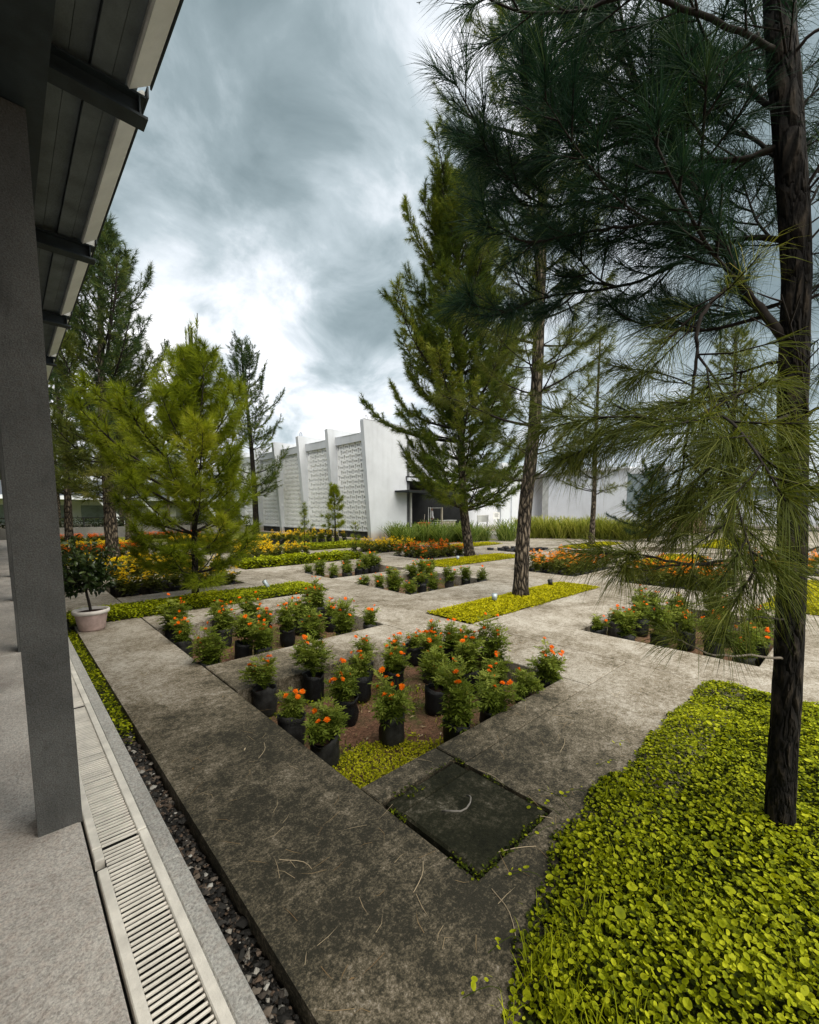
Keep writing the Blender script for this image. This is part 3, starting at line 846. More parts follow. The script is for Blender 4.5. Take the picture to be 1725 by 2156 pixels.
# half block at the ends of the rows
def half_block(y0, y1):
    return MB().box((0, y0, 0), (BD, y1, BH))
rows = 17
ROWH = 0.2885
SX = 14.62
more = MB()
nblk = 0
bV, bF = np.concatenate(blk.V), blk.F
for i in range(NB):
    y0 = HY0 + PITCH * i + FT
    y1 = HY0 + PITCH * (i + 1)
    MB().box((14.50, y0 + 0.002, 5.39), (14.80, y1 - 0.002, 5.80)).build('lintel', M['wall'], hall)
    fl_ = MB().tube([(14.50, y0 + 0.05, 5.84), (14.50, (y0 + y1) / 2, 5.815), (14.50, y1 - 0.01, 5.835)], 0.022, 8)
    fl_.build('roof_flashing', M['flash'], hall, True)
    MB().box((14.64, y0 + 0.002, -0.05), (14.9, y1 - 0.002, 0.43)).build('plinth', M['plinth'], hall)
    MB().box((14.56, y0 + 0.002, 0.432), (14.85, y1 - 0.002, 0.478)).build('sill', M['wall'], hall)
    MB().box((14.30, y0 + 0.002, -0.1), (14.636, y1 - 0.002, 0.05)).build('apron_kerb', M['wall2'], hall)
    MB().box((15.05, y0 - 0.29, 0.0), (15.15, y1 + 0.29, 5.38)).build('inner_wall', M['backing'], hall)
    hallp = hall
    for r in range(rows):
        z = 0.480 + r * ROWH
        off = (r % 2) * 0.278 + 0.03 * math.sin(r * 1.7)
        y = y0 - 0.30 + off
        # thin mortar course
        MBc = more
        MBc.box((SX + 0.004, y0 + 0.003, z + BH), (SX + BD - 0.004, y1 - 0.003, z + ROWH - 0.001))
        while y < y1:
            if y >= y0 + 0.001 and y + BW <= y1 - 0.001:
                if i < 3 and nblk < 290:
                    link('block', blk_me, hall, (SX, y, z + 0.001))
                    nblk += 1
                else:
                    more.add(bV + np.array([SX, y, z + 0.001]), bF)
            else:
                a, b = max(y, y0 + 0.003), min(y + BW, y1 - 0.003)
                if b - a > 0.05:
                    more.box((SX, a, z + 0.001), (SX + BD, b, z + BH - 0.001))
            y += BW + 0.126
tag(more.build('screen_blocks', M['block'], hall), kind='stuff')
MB().box((14.81, HY0 + 0.31, 5.45), (23.5, HY0 + PITCH * NB + 0.3, 5.78)).build('roof', M['flash'], hall)
# entrance recess to the right of the end wall
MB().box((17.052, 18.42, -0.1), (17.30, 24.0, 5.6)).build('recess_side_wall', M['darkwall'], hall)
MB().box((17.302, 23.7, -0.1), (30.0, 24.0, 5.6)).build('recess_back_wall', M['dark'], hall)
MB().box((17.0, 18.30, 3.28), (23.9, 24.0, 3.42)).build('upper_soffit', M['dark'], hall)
MB().box((16.98, 18.16, 3.30), (23.9, 18.298, 3.50)).build('upper_fascia', M['wall2'], hall)
MB().box((16.96, 18.12, 3.502), (23.95, 24.0, 3.56)).build('upper_roof_edge', M['black'], hall)
MB().box((17.306, 18.7, 3.57), (23.9, 24.0, 6.3)).build('upper_wall', M['wall'], hall)
cn = [(16.0, 18.28), (21.5, 18.28), (21.5, 16.2), (16.0, 16.2)]
MB().box((16.1, 17.2, 2.66), (20.4, 18.36, 2.72)).build('canopy', M['black'], hall)
MB().box((16.13, 17.23, 2.62), (20.37, 18.35, 2.658)).build('canopy_soffit', M['steel'], hall)
MB().box((17.18, 18.20, 0.0), (17.26, 18.28, 2.62)).build('canopy_post', M['grey'], hall)
MB().box((17.28, 18.22, 0.0), (17.31, 18.25, 2.62)).build('canopy_post', M['grey'], hall)
MB().box((17.4, 18.35, 0.72), (22.4, 19.0, 0.73)).build('threshold', M['grey'], hall) if False else None
tag(MB().box((17.31, 17.3, -0.2), (23.0, 23.69, 0.14), ch=0.01).build('entrance_floor', M['kerb']), kind='structure')
st = MB().box((20.9, 14.25, -0.2), (25.6, 17.28, 0.235), ch=0.01)
tag(st.build('entrance_step', M['kerb']), kind='structure')
tag(MB().box((20.88, 14.235, -0.2), (25.62, 14.249, 0.17)).build('step_riser', M['plinth']), kind='structure')
# white return wall and pillar right of the entrance
wg = thing('white_wing', 'low white wing with pilasters behind the tall grass, right of the entrance', 'building', (0, 0, 0))
MB().box((23.0, 16.02, 0.236), (24.05, 16.30, 4.6)).build('return_wall', M['wall2'], wg)
MB().box((24.05, 15.92, 0.236), (24.68, 16.32, 4.6)).build('pilaster', M['wall2'], wg)
MB().box((24.4, 20.0, 0.0), (38.0, 20.3, 4.6)).build('recess_wall', M['wall2'], wg)
MB().box((31.2, 14.6, 0.0), (31.7, 19.9, 4.6)).build('pilaster', M['grey'], wg) if False else None
MB().box((33.0, 18.35, 0.0), (33.4, 18.9, 4.6)).build('pilaster', M['grey'], wg)
MB().box((33.0, 12.2, 0.0), (33.3, 18.34, 4.6)).build('front_wall', M['wall2'], wg)
MB().box((23.0, 12.0, 4.602), (40.0, 24.0, 4.72)).build('roof', M['flash'], wg) if False else None
MB().box((32.6, 12.0, 4.602), (40.0, 20.4, 4.75)).build('roof', M['wall2'], wg)
MB().box((33.05, 9.6, 1.55), (33.2, 12.18, 4.2)).build('window', M['glass'], wg)
MB().box((33.0, 9.3, 0.0), (33.3, 12.18, 1.53)).build('window_wall', M['wall2'], wg)
MB().box((33.0, 9.3, 4.22), (33.3, 12.18, 4.6)).build('window_head', M['wall2'], wg)
# far wing across the court
fw_ = thing('far_wing', 'long white wing across the court, with a dark band of glass over a white wall', 'building', (0, 0, 0))
for k in range(5):
    y0 = -13.0 + k * 4.6
    MB().box((45.6, y0 + 0.02, 0.25), (45.9, y0 + 4.58, 2.55)).build('wall_panel', M['wall2'], fw_)
    MB().box((45.7, y0 + 0.05, 2.56), (45.8, y0 + 4.55, 3.5)).build('window', M['glass'], fw_)
MB().box((45.3, -13.0, 0.12), (45.58, 10.0, 0.20)).build('ledge', M['wood'], fw_)
MB().box((44.9, -13.0, -0.60), (45.28, 10.0, -0.02)).build('base_step', M['wall2'], fw_)
MB().box((45.2, -13.0, 3.52), (50.0, 10.0, 3.85)).build('roof_edge', M['wall2'], fw_)
MB().box((45.92, -13.0, -0.2), (50.0, 10.0, 3.5)).build('body', M['grey'], fw_)

# ================================================================== GROUND COVER
def fbm(x, y, s, seed=0):
    return np.array([mnoise.fractal((a * s, b * s, seed), 1.0, 2.0, 4) for a, b in zip(x, y)])


TEMPL = None


def round_leaves(mb, P, sz, rng, tilt, var, mi=0):
    """rounded heart-like leaves, eight triangles each, cupped"""
    n = len(P)
    k = 8
    an = np.array([0.25, 0.95, 1.75, 2.6, 3.68, 4.53, 5.33, 6.03])
    rr = np.array([1.0, 1.0, 0.98, 0.92, 0.92, 0.98, 1.0, 1.0])
    t = np.zeros((k + 1, 3))
    t[1:, 0] = np.cos(an) * rr
    t[1:, 1] = np.sin(an) * rr * 0.95
    t[1:, 2] = 0.16
    t[1, 2] = t[8, 2] = 0.22
    t[0, 0] = 0.12
    s = np.asarray(sz)[:, None] * 0.5
    az = rng.random(n) * 2 * math.pi
    # normal of the leaf
    tl = np.abs(rng.normal(0, tilt, n))
    ta = rng.random(n) * 2 * math.pi
    N = np.stack([np.sin(tl) * np.cos(ta), np.sin(tl) * np.sin(ta), np.cos(tl)], -1)
    A = np.stack([np.cos(az), np.sin(az), np.zeros(n)], -1)
    A = A - N * (A * N).sum(1, keepdims=True)
    A /= np.linalg.norm(A, axis=1, keepdims=True)
    B = np.cross(N, A)
    V = P[:, None, :] + s[:, None, :] * (t[None, :, 0:1] * A[:, None] + t[None, :, 1:2] * rng.uniform(0.55, 1.05, (n, 1, 1)) * B[:, None] + t[None, :, 2:3] * rng.uniform(-0.4, 2.6, (n, 1, 1)) * N[:, None])
    i = np.arange(n)[:, None, None] * 9
    F = np.stack([np.zeros(8, int), np.arange(1, 9), np.r_[np.arange(2, 9), 1]], -1)
    vv = np.repeat(np.asarray(var)[:, None], 9, 1) + rng.normal(0, 0.05, (n, 9)) + np.r_[-0.10, np.full(8, 0.03)]
    mb.add(V.reshape(-1, 3), [(i + F[None]).reshape(-1, 3)], mi, np.clip(vv, 0, 1).ravel())


def blades(mb, P, L, w, rng, lean=0.5, mi=0, var=None, droop=0.5):
    n = len(P)
    az = rng.random(n) * 6.283
    le = lean * rng.random(n)
    d = np.stack([np.cos(az) * np.sin(le), np.sin(az) * np.sin(le), np.cos(le)], -1)
    L = np.asarray(L).reshape(-1, 1) * np.ones((n, 1))
    o = np.stack([np.cos(az), np.sin(az), np.zeros(n)], -1)
    s = np.stack([-np.sin(az + 0.6), np.cos(az + 0.6), np.zeros(n)], -1) * w * 0.5
    m1 = P + d * L * 0.5
    m2 = P + d * L * 0.82 + o * L * 0.10 * droop
    tp = P + d * L * 1.0 + o * L * 0.34 * droop - np.array([0, 0, 1.0]) * L * 0.16 * droop
    V = np.stack([P - s, P + s, m1 - s, m1 + s, m2 - s * 0.7, m2 + s * 0.7, tp], 1).reshape(-1, 3)
    i = np.arange(n)[:, None] * 7
    q = np.concatenate([i + np.array([0, 1, 3, 2]), i + np.array([2, 3, 5, 4])])
    t = i + np.array([4, 5, 6])
    mb.add(V, [q, t], mi, np.repeat(rng.random(n) if var is None else var, 7))


def mound(x0, x1, y0, y1, hfun, name, mat, step=0.12):
    nx, ny = max(3, int((x1 - x0) / step)), max(3, int((y1 - y0) / step))
    X, Y = np.meshgrid(np.linspace(x0, x1, nx), np.linspace(y0, y1, ny), indexing='ij')
    Z = hfun(X.ravel(), Y.ravel())
    i = np.arange(nx - 1)[:, None] * ny
    j = np.arange(ny - 1)[None, :]
    q = np.stack([i + j, i + ny + j, i + ny + j + 1, i + j + 1], -1).reshape(-1, 4)
    return MB().add(np.stack([X.ravel(), Y.ravel(), Z], -1), [q], 0)


rg = np.random.default_rng(11)
# the near bed of rounded leaves under the pine, grown out over the edge of the walk
nx_ = 105000
gx = 0.70 + 4.05 * rg.random(nx_)
gy = -0.75 + 1.78 * rg.random(nx_)
edge = 0.955 + 0.05 * fbm(gx, gx * 0, 2.3, 1) + 0.035 * fbm(gx, gx * 0, 9.0, 2)
left = 1.02 - 0.12 * (gy - 0.55) + 0.06 * fbm(gy, gy * 0, 2.6, 4) - np.clip(0.35 - gy, 0, 1) * 0.35
corner = np.clip(1.9 - gx, 0, 2) * 0.29            # the edge draws back towards the near end of the walk
inside = np.minimum(edge - corner - gy, np.minimum((gx - left) * 0.9, 4.76 - gx))
hump = fbm(gx, gy, 1.5, 7)
k = (inside > 0) & ~((gx < 2.3) & (inside < 0.06) & (rg.random(nx_) < 0.55))
gx, gy, inside, hump = gx[k], gy[k], inside[k], hump[k]
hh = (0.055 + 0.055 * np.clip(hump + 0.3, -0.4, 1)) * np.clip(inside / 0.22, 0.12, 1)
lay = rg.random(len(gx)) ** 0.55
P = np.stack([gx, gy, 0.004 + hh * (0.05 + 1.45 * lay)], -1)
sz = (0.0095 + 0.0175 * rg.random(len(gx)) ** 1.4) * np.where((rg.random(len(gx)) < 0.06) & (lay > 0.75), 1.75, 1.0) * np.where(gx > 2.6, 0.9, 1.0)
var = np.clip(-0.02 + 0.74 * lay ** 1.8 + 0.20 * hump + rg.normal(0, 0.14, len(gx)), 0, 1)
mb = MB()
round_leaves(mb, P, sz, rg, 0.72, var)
# grass growing among the leaves along the near edge
nb_ = 3600
bx_, by_ = 0.86 + 1.5 * rg.random(nb_), 0.0 + 0.95 * rg.random(nb_)
kk = (by_ < 0.92 - np.clip(1.9 - bx_, 0, 2) * 0.29) & (bx_ > 0.9) & (fbm(bx_, by_, 3.0, 9) + (1.45 - bx_) * 0.6 > 0.0)
bp = np.stack([bx_, by_, 0.02 + 0.05 * rg.random(nb_)], -1)[kk]
blades(mb, bp, 0.05 + 0.07 * rg.random(len(bp)), 0.004, rg, 1.1, 0, 0.3 + 0.5 * rg.random(len(bp)))
# a few runners that have crept out on to the concrete
for (sx, sy, dx, dy) in [(2.02, 1.0, -0.05, 0.14), (2.3, 0.98, -0.12, 0.10), (1.98, 0.95, -0.22, 0.08), (2.1, 0.98, 0.05, 0.2), (1.6, 0.86, -0.1, 0.12),
                         (3.0, 1.0, -0.08, 0.10), (2.75, 0.99, -0.15, 0.06), (1.3, 0.78, -0.12, 0.05), (1.1, 0.72, -0.1, 0.08)]:
    m_ = 6
    t = np.linspace(0, 1, m_)
    pts = np.stack([sx + dx * t + 0.012 * np.sin(t * 5), sy + dy * t, 0.012 + 0.02 * np.sin(t * 3.1)], -1)
    mb.tube(pts, 0.0016, 4, 0, False, 0.25)
    lp = pts[2:] + np.array([0, 0, 0.012]) + rg.normal(0, 0.014, (4, 3)) * np.array([1, 1, 0.3])
    round_leaves(mb, lp, 0.012 + 0.020 * rg.random(len(lp)), rg, 0.5, 0.6 + 0.35 * rg.random(len(lp)))
tag(mb.build('ground_cover', M['gc']), kind='stuff')


def base_h(x, y):
    return -0.02 + 0.035 * np.clip(fbm(x, y, 1.5, 7) + 0.5, 0, 1) - 0.0 * x


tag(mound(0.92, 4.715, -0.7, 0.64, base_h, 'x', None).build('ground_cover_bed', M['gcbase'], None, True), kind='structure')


def gc_strip(x0, x1, y0, y1, n, size, h, mat, nm='ground_cover', seed=0, base='gcfar', over=0.05, rounded=False):
    r_ = np.random.default_rng(100 + seed)
    x = x0 - over + (x1 - x0 + 2 * over) * r_.random(n)
    y = y0 - over + (y1 - y0 + 2 * over) * r_.random(n)
    wob = over * (0.4 + 0.9 * fbm(x, y, 1.7, seed))
    ins = np.minimum(np.minimum(x - x0 + wob, x1 - x + wob), np.minimum(y - y0 + wob, y1 - y + wob))
    k = ins > 0
    x, y, ins = x[k], y[k], ins[k]
    f = fbm(x, y, 1.3, seed + 3)
    lay = r_.random(len(x)) ** 0.6
    z = 0.008 + h * np.clip(ins / 0.18, 0.1, 1) * (0.3 + 0.75 * lay + 0.3 * f)
    P = np.stack([x, y, z], -1)
    sz = size * (0.6 + 0.7 * r_.random(len(x)))
    var = np.clip(0.08 + 0.55 * lay + 0.3 * f + r_.normal(0, 0.12, len(x)), 0, 1)
    mb = MB()
    if rounded:
        round_leaves(mb, P, sz, r_, 0.5, var)
    else:
        leaf_cards(mb, P, sz, r_, 1.1, 0, 0.75, var)
    tag(mb.build(nm, M[mat]), kind='stuff')
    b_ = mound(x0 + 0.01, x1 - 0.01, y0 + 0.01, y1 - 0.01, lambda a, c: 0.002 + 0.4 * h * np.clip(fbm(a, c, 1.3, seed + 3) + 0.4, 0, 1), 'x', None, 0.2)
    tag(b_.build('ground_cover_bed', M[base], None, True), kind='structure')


gc_strip(0.62, 4.70, 7.42, 8.50, 15000, 0.040, 0.075, 'gc', seed=1, base='gcbase', rounded=False, over=0.06)
gc_strip(4.75, 8.96, 3.78, 4.66, 16000, 0.034, 0.045, 'gcy', seed=2)
gc_strip(9.0, 13.2, 8.15, 9.30, 9000, 0.045, 0.06, 'gcy', seed=3)
gc_strip(4.75, 8.96, 11.55, 12.65, 7000, 0.075, 0.20, 'gc', seed=4, base='gcbase')
gc_strip(9.0, 13.2, 0.2, 1.1, 8000, 0.045, 0.05, 'gcy', seed=5)
gc_strip(0.62, 4.70, 15.75, 16.85, 5000, 0.06, 0.10, 'gcy', seed=6)
gc_strip(13.26, 17.45, 12.0, 13.0, 3500, 0.06, 0.07, 'gcy', seed=7)
gc_strip(17.55, 21.7, 8.1, 9.2, 4500, 0.06, 0.07, 'gcy', seed=8)
gc_strip(13.26, 17.45, 3.7, 4.9, 4500, 0.06, 0.07, 'gcy', seed=9)
gc_strip(21.8, 25.9, 3.9, 5.2, 4000, 0.07, 0.07, 'gcy', seed=10)
gc_strip(26.1, 29.2, 4.3, 5.6, 3500, 0.07, 0.08, 'gcy', seed=11)
gc_strip(0.62, 4.70, 23.6, 24.6, 2500, 0.08, 0.10, 'gcy', seed=13)
gc_strip(4.75, 8.96, 19.6, 20.6, 3000, 0.08, 0.10, 'gcy', seed=14)
gc_strip(9.2, 13.0, 15.5, 17.6, 5000, 0.08, 0.12, 'gc', seed=12)

# moss and weeds on the floor of the flower beds
mb = MB()
ZS = -0.236
n = 9000
x = 1.44 + 1.35 * rg.random(n)
y = 1.93 + 0.75 * rg.random(n)
dd = np.hypot((x - 1.42) / 1.25, (y - 1.93) / 0.72)
k = (dd + 0.25 * fbm(x, y, 5, 3) < 0.95) & (dd + 0.3 * fbm(x, y, 8, 6) > 0.12)
P = np.stack([x, y, ZS + 0.07 * np.clip(1 - dd, 0, 1) + 0.02 * rg.random(n)], -1)[k]
leaf_cards(mb, P, 0.010 + 0.014 * rg.random(len(P)), rg, 1.3, var=np.clip(0.25 + 0.75 * rg.random(len(P)), 0, 1))
tag(mb.build('corner_moss', M['moss']), kind='stuff')
mb = MB()
for ci, bi in ((0, 0), (0, 1), (1, 2), (1, 1)):
    (bx0, bx1), (by0, by1) = BEDX[ci], BEDS[ci][bi]
    n = 4200 if bi == 0 and ci == 0 else 1400
    x = bx0 + (bx1 - bx0) * rg.random(n)
    y = by0 + (by1 - by0) * rg.random(n)
    k = fbm(x, y, 2.6, 8) > 0.02
    P = np.stack([x, y, np.full(n, ZS)], -1)[k]
    blades(mb, P, 0.02 + 0.05 * rg.random(len(P)), 0.005, rg, 1.2, 0, 0.1 + 0.6 * rg.random(len(P)))
    leaf_cards(mb, P[::2] + np.array([0, 0, 0.02]), 0.015 + 0.02 * rg.random(len(P[::2])), rg, 1.0, var=0.2 + 0.5 * rg.random(len(P[::2])))
tag(mb.build('bed_weeds', M['gc']), kind='stuff')
mb = MB()
n = 420
x = np.where(rg.random(n) < 0.5, 1.44 + 2.3 * rg.random(n), 0.65 + 4 * rg.random(n))
y = np.where(x > 1.43, 1.95 + 1.75 * rg.random(n), 1 + 5 * rg.random(n))
inb = (x > 1.43) & (x < 3.8) & (y > 1.94) & (y < 3.72)
keep = inb | (rg.random(n) < 0.3)
P = np.stack([x, y, np.where(inb, ZS + 0.01, 0.003)], -1)[keep]
leaf_cards(mb, P, 0.02 + 0.035 * rg.random(len(P)) * np.where(P[:, 2] < -0.1, 1, 0.6), rg, 0.4, 0, 0.35)
for (sx, sy, a, l) in [(1.98, 1.02, 2.3, 0.25), (1.75, 0.98, 2.6, 0.3), (1.15, 1.2, 0.5, 0.18), (1.3, 0.8, 1.0, 0.22), (0.9, 1.6, 2.0, 0.16), (2.6, 1.3, 0.3, 0.2),
                       (3.1, 1.45, 1.9, 0.15), (2.02, 1.35, 1.4, 0.2), (1.1, 2.6, 0.9, 0.2), (4.2, 2.1, 1.1, 0.2)]:
    t = np.linspace(0, 1, 6)
    mb.tube(np.stack([sx + math.cos(a) * l * t + 0.02 * np.sin(4 * t), sy + math.sin(a) * l * t, 0.004 + 0 * t], -1), 0.0018, 4, 0, True, 0.9)
n = 420
lx, ly = 0.65 + 4.3 * rg.random(n) ** 1.2, 0.9 + 6.2 * rg.random(n) ** 1.5
la = rg.random(n) * 6.28
ll = (0.05 + 0.10 * rg.random(n))
onbed = ((lx > 1.38) & (lx < 3.86) & (((ly > 1.88) & (ly < 3.78)) | ((ly > 4.55) & (ly < 6.56))))
for k in np.where(~onbed)[0]:
    d = np.array([math.cos(la[k]), math.sin(la[k]), 0]) * ll[k]
    o = np.array([lx[k], ly[k], 0.0025])
    nrm = np.array([-d[1], d[0], 0]) / ll[k] * 0.0011
    bend = nrm * rg.normal(0, 8)
    mb.add([o - nrm, o + nrm, o + d * 0.5 + bend + nrm, o + d * 0.5 + bend - nrm, o + d], [[(0, 3, 2, 1)], [(3, 4, 2)]], 0, 0.2 + 0.7 * rg.random())
tag(mb.build('leaf_litter', M['litter']), kind='stuff')

# ================================================================== POTTED MARIGOLDS
FOL, BAGS, SOILM = [], [], None


def marigold_foliage(seed, detail, h=0.33, rad=0.165, leggy=False):
    r_ = np.random.default_rng(seed)
    mb = MB()
    ns = 9 if detail else 5
    spots = []
    tips = []
    for s in range(ns):
        a = r_.random() * 6.28
        rr = rad * (0.15 + 0.75 * r_.random())
        tz = h * (0.62 + 0.38 * r_.random()) * (1.0 - 0.35 * (rr / rad) ** 2)
        t = np.linspace(0, 1, 5)
        pts = np.stack([math.cos(a) * rr * t ** 1.3, math.sin(a) * rr * t ** 1.3, 0.0 + tz * t], -1)
        pts[:, :2] += r_.normal(0, 0.006, (5, 2)) * t[:, None]
        mb.tube(pts, [0.005, 0.0045, 0.004, 0.003, 0.002], 4 if detail else 3, 0, False, 0.25)
        tips.append(pts)
    # pinnate leaves along the stems
    nl = 330 if detail else 75
    P, D, vv = [], [], []
    for i in range(nl):
        st = tips[r_.integers(ns)]
        u = (0.15 if not leggy else 0.4) + 0.85 * r_.random()
        p = np.array([np.interp(u * 4, range(5), st[:, c]) for c in range(3)])
        a = r_.random() * 6.28
        e = r_.uniform(-0.35, 0.9)
        D.append((math.cos(a) * math.cos(e), math.sin(a) * math.cos(e), math.sin(e)))
        P.append(p)
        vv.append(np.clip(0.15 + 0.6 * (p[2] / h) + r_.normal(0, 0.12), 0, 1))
    P, D, vv = np.array(P), np.array(D), np.array(vv)
    L = (0.055 + 0.05 * r_.random((nl, 1))) * (1.0 if detail else 1.25)
    up = np.array([0, 0, 1.0])
    S = np.cross(D, up)
    S /= np.linalg.norm(S, axis=1, keepdims=True)
    U = np.cross(S, D)
    steps = [(0.25, 1), (0.25, -1), (0.5, 1), (0.5, -1), (0.75, 1), (0.75, -1), (0.8, 0)] if detail else [(0.35, 1), (0.35, -1), (0.6, 0)]
    for (t, sd) in steps:
        o = P + D * L * t + np.array([0, 0, -1]) * L * 0.22 * t * t
        q = D * (0.55 if sd else 1.0) + S * sd * 0.85 + U * 0.12
        q /= np.linalg.norm(q, axis=1, keepdims=True)
        l2 = L * (0.46 if sd else 0.5) * (1 if detail else 1.5)
        wv = np.cross(q, U + 0.4 * r_.normal(0, 1, U.shape))
        wv /= np.linalg.norm(wv, axis=1, keepdims=True)
        wv = wv * l2 * (0.17 if detail else 0.26)
        mid = o + q * l2 * 0.5
        tip = o + q * l2 + np.array([0, 0, -1]) * l2 * 0.15
        V = np.stack([o, mid + wv, tip, mid - wv], 1).reshape(-1, 3)
        i = np.arange(nl)[:, None] * 4
        mb.add(V, [i + np.array([0, 1, 2, 3])], 0, np.repeat(np.clip(vv + r_.normal(0, 0.06, nl), 0, 1), 4))
    # flower stalks
    nf = 12
    for k in range(nf):
        st = tips[k % ns]
        p0 = st[-1] - (st[-1] - st[-2]) * (0.3 if k < ns else 1.6)
        a = r_.random() * 6.28
        l = 0.045 + 0.06 * r_.random()
        out = np.array([math.cos(a), math.sin(a), 0]) * 0.035 * r_.random() * (1 if k < ns else 2.4)
        p1 = p0 + np.array([0, 0, l]) + out
        mb.tube([p0, (p0 + p1) / 2 + out * 0.2, p1], 0.0016 if detail else 0.003, 3, 0, False, 0.4)
        spots.append(tuple(p1))
    return mb, spots


def flower_geo(mb, c, r, rng, mi=0, rings=3, pet=9):
    c = np.asarray(c)
    ax = rng.normal(0, 0.28, 2)
    for g in range(rings):
        f = g / max(1, rings - 1)
        rr = r * (1.0 - 0.62 * f)
        z0, z1 = r * (0.10 + 0.45 * f), r * (0.20 + 0.75 * f)
        n = max(5, int(pet * (1 - 0.35 * f)))
        a = (np.arange(n) + rng.random()) / n * 6.283
        V, F = [], []
        for i, t in enumerate(a):
            rj = rr * (0.9 + 0.22 * rng.random())
            w_ = 2.6 / n
            V += [(0, 0, z0 * 0.5), (math.cos(t - w_) * rj * 0.8, math.sin(t - w_) * rj * 0.8, z0 + 0.12 * r),
                  (math.cos(t) * rj, math.sin(t) * rj, z1 * 0.9 + r * rng.normal(0, 0.06)), (math.cos(t + w_) * rj * 0.8, math.sin(t + w_) * rj * 0.8, z0 + 0.12 * r)]
            F.append((4 * i, 4 * i + 1, 4 * i + 2, 4 * i + 3))
        V = np.array(V)
        V[:, 0] += V[:, 2] * ax[0]
        V[:, 1] += V[:, 2] * ax[1]
        mb.add(V + c, [F], mi, np.repeat(np.clip(0.3 + 0.5 * f + rng.normal(0, 0.15, n), 0, 1), 4))


def bag_mesh(seed, torn=False, h=0.245, r=0.104, seg=18):
    r_ = np.random.default_rng(seed)
    mb = MB()
    zs = np.array([0.0, 0.012, 0.05, 0.10, 0.15, 0.20, h])
    rs = np.array([0.84, 0.93, 0.97, 1.0, 0.99, 0.98, 1.02]) * r
    an = np.arange(seg) / seg * 6.283
    wr = 1 + 0.05 * np.sin(an * 3 + r_.random() * 6) + 0.035 * r_.normal(0, 1, seg)
    V = []
    for i, (z, q) in enumerate(zip(zs, rs)):
        w_ = wr + 0.03 * r_.normal(0, 1, seg) + 0.04 * math.sin(i * 2.1 + seed)
        zz = np.full(seg, z)
        if i == len(zs) - 1:
            zz = zz + 0.014 * np.sin(an * 2 + r_.random() * 6) + 0.008 * r_.normal(0, 1, seg)
            if torn:
                zz = z + 0.035 * np.abs(np.sin(an - 0.3)) ** 3 - 0.05 * np.abs(np.cos(an - 0.3)) ** 2
        V.append(np.stack([np.cos(an) * q * w_, np.sin(an) * q * w_, zz], -1))
    # rim rolled inwards
    V.append(V[-1] * np.array([0.88, 0.88, 1]) - np.array([0, 0, 0.004]))
    V.append(V[-2] * np.array([0.86, 0.86, 0]) + np.array([0, 0, h - 0.055]))
    m_ = len(V)
    V = np.concatenate(V)
    i = np.arange(m_ - 1)[:, None] * seg
    j = np.arange(seg)[None, :]
    j2 = (j + 1) % seg
    q = np.stack([i + j, i + j2, i + seg + j2, i + seg + j], -1).reshape(-1, 4)
    mb.add(V, [q, np.arange(seg)[::-1].reshape(1, -1)])
    return mb.mesh('bag', M['bagdust' if seed % 2 else 'bag'], True)


def soil_disc(h=0.245, r=0.092):
    an = np.arange(12) / 12 * 6.283
    V = [(0, 0, h - 0.035)] + [(math.cos(a) * r, math.sin(a) * r, h - 0.048) for a in an]
    return MB().add(V, [[(0, i + 1, (i + 1) % 12 + 1) for i in range(12)]]).mesh('soil', M['potsoil'])


BAG = [bag_mesh(s) for s in range(5)]
BAGT = bag_mesh(9, True)
BAGF = [bag_mesh(s, False, 0.25, 0.11, 10) for s in range(20, 22)]
SOILD = soil_disc()
NEAR = [marigold_foliage(50 + s, True, h=0.28 + 0.05 * (s % 3), rad=0.165 + 0.025 * (s % 2), leggy=(s == 4)) for s in range(6)]
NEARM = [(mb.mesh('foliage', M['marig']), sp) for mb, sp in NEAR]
FAR = [marigold_foliage(80 + s, False, h=0.31 + 0.03 * (s % 3), rad=0.17) for s in range(5)]
FARM = [(mb.mesh('foliage', M['marigy']), sp) for mb, sp in FAR]
FLM = []
for s in range(4):
    b = MB()
    flower_geo(b, (0, 0, 0), 0.0195 + 0.002 * s, np.random.default_rng(s), 0, 3, 9)
    FLM.append(b.mesh('flower', M['orange']))
HEADS = {}
for colr in ('orange', 'amber', 'yellow'):
    HEADS[colr] = []
    for v, (mb, sp) in enumerate(FAR):
        for dn in range(2):
            r_ = np.random.default_rng(300 + v * 2 + dn)
            b = MB()
            for p in sp[: (9 if dn else 12)]:
                flower_geo(b, (p[0] * 1.3, p[1] * 1.3, p[2] + 0.03), 0.041 + 0.012 * r_.random(), r_, 0, 2, 7)
            HEADS[colr].append((v, b.mesh('flowers', M[colr])))
ORD = ['first', 'second', 'third', 'fourth', 'fifth', 'sixth', 'seventh', 'eighth', 'ninth', 'tenth', 'eleventh', 'twelfth']


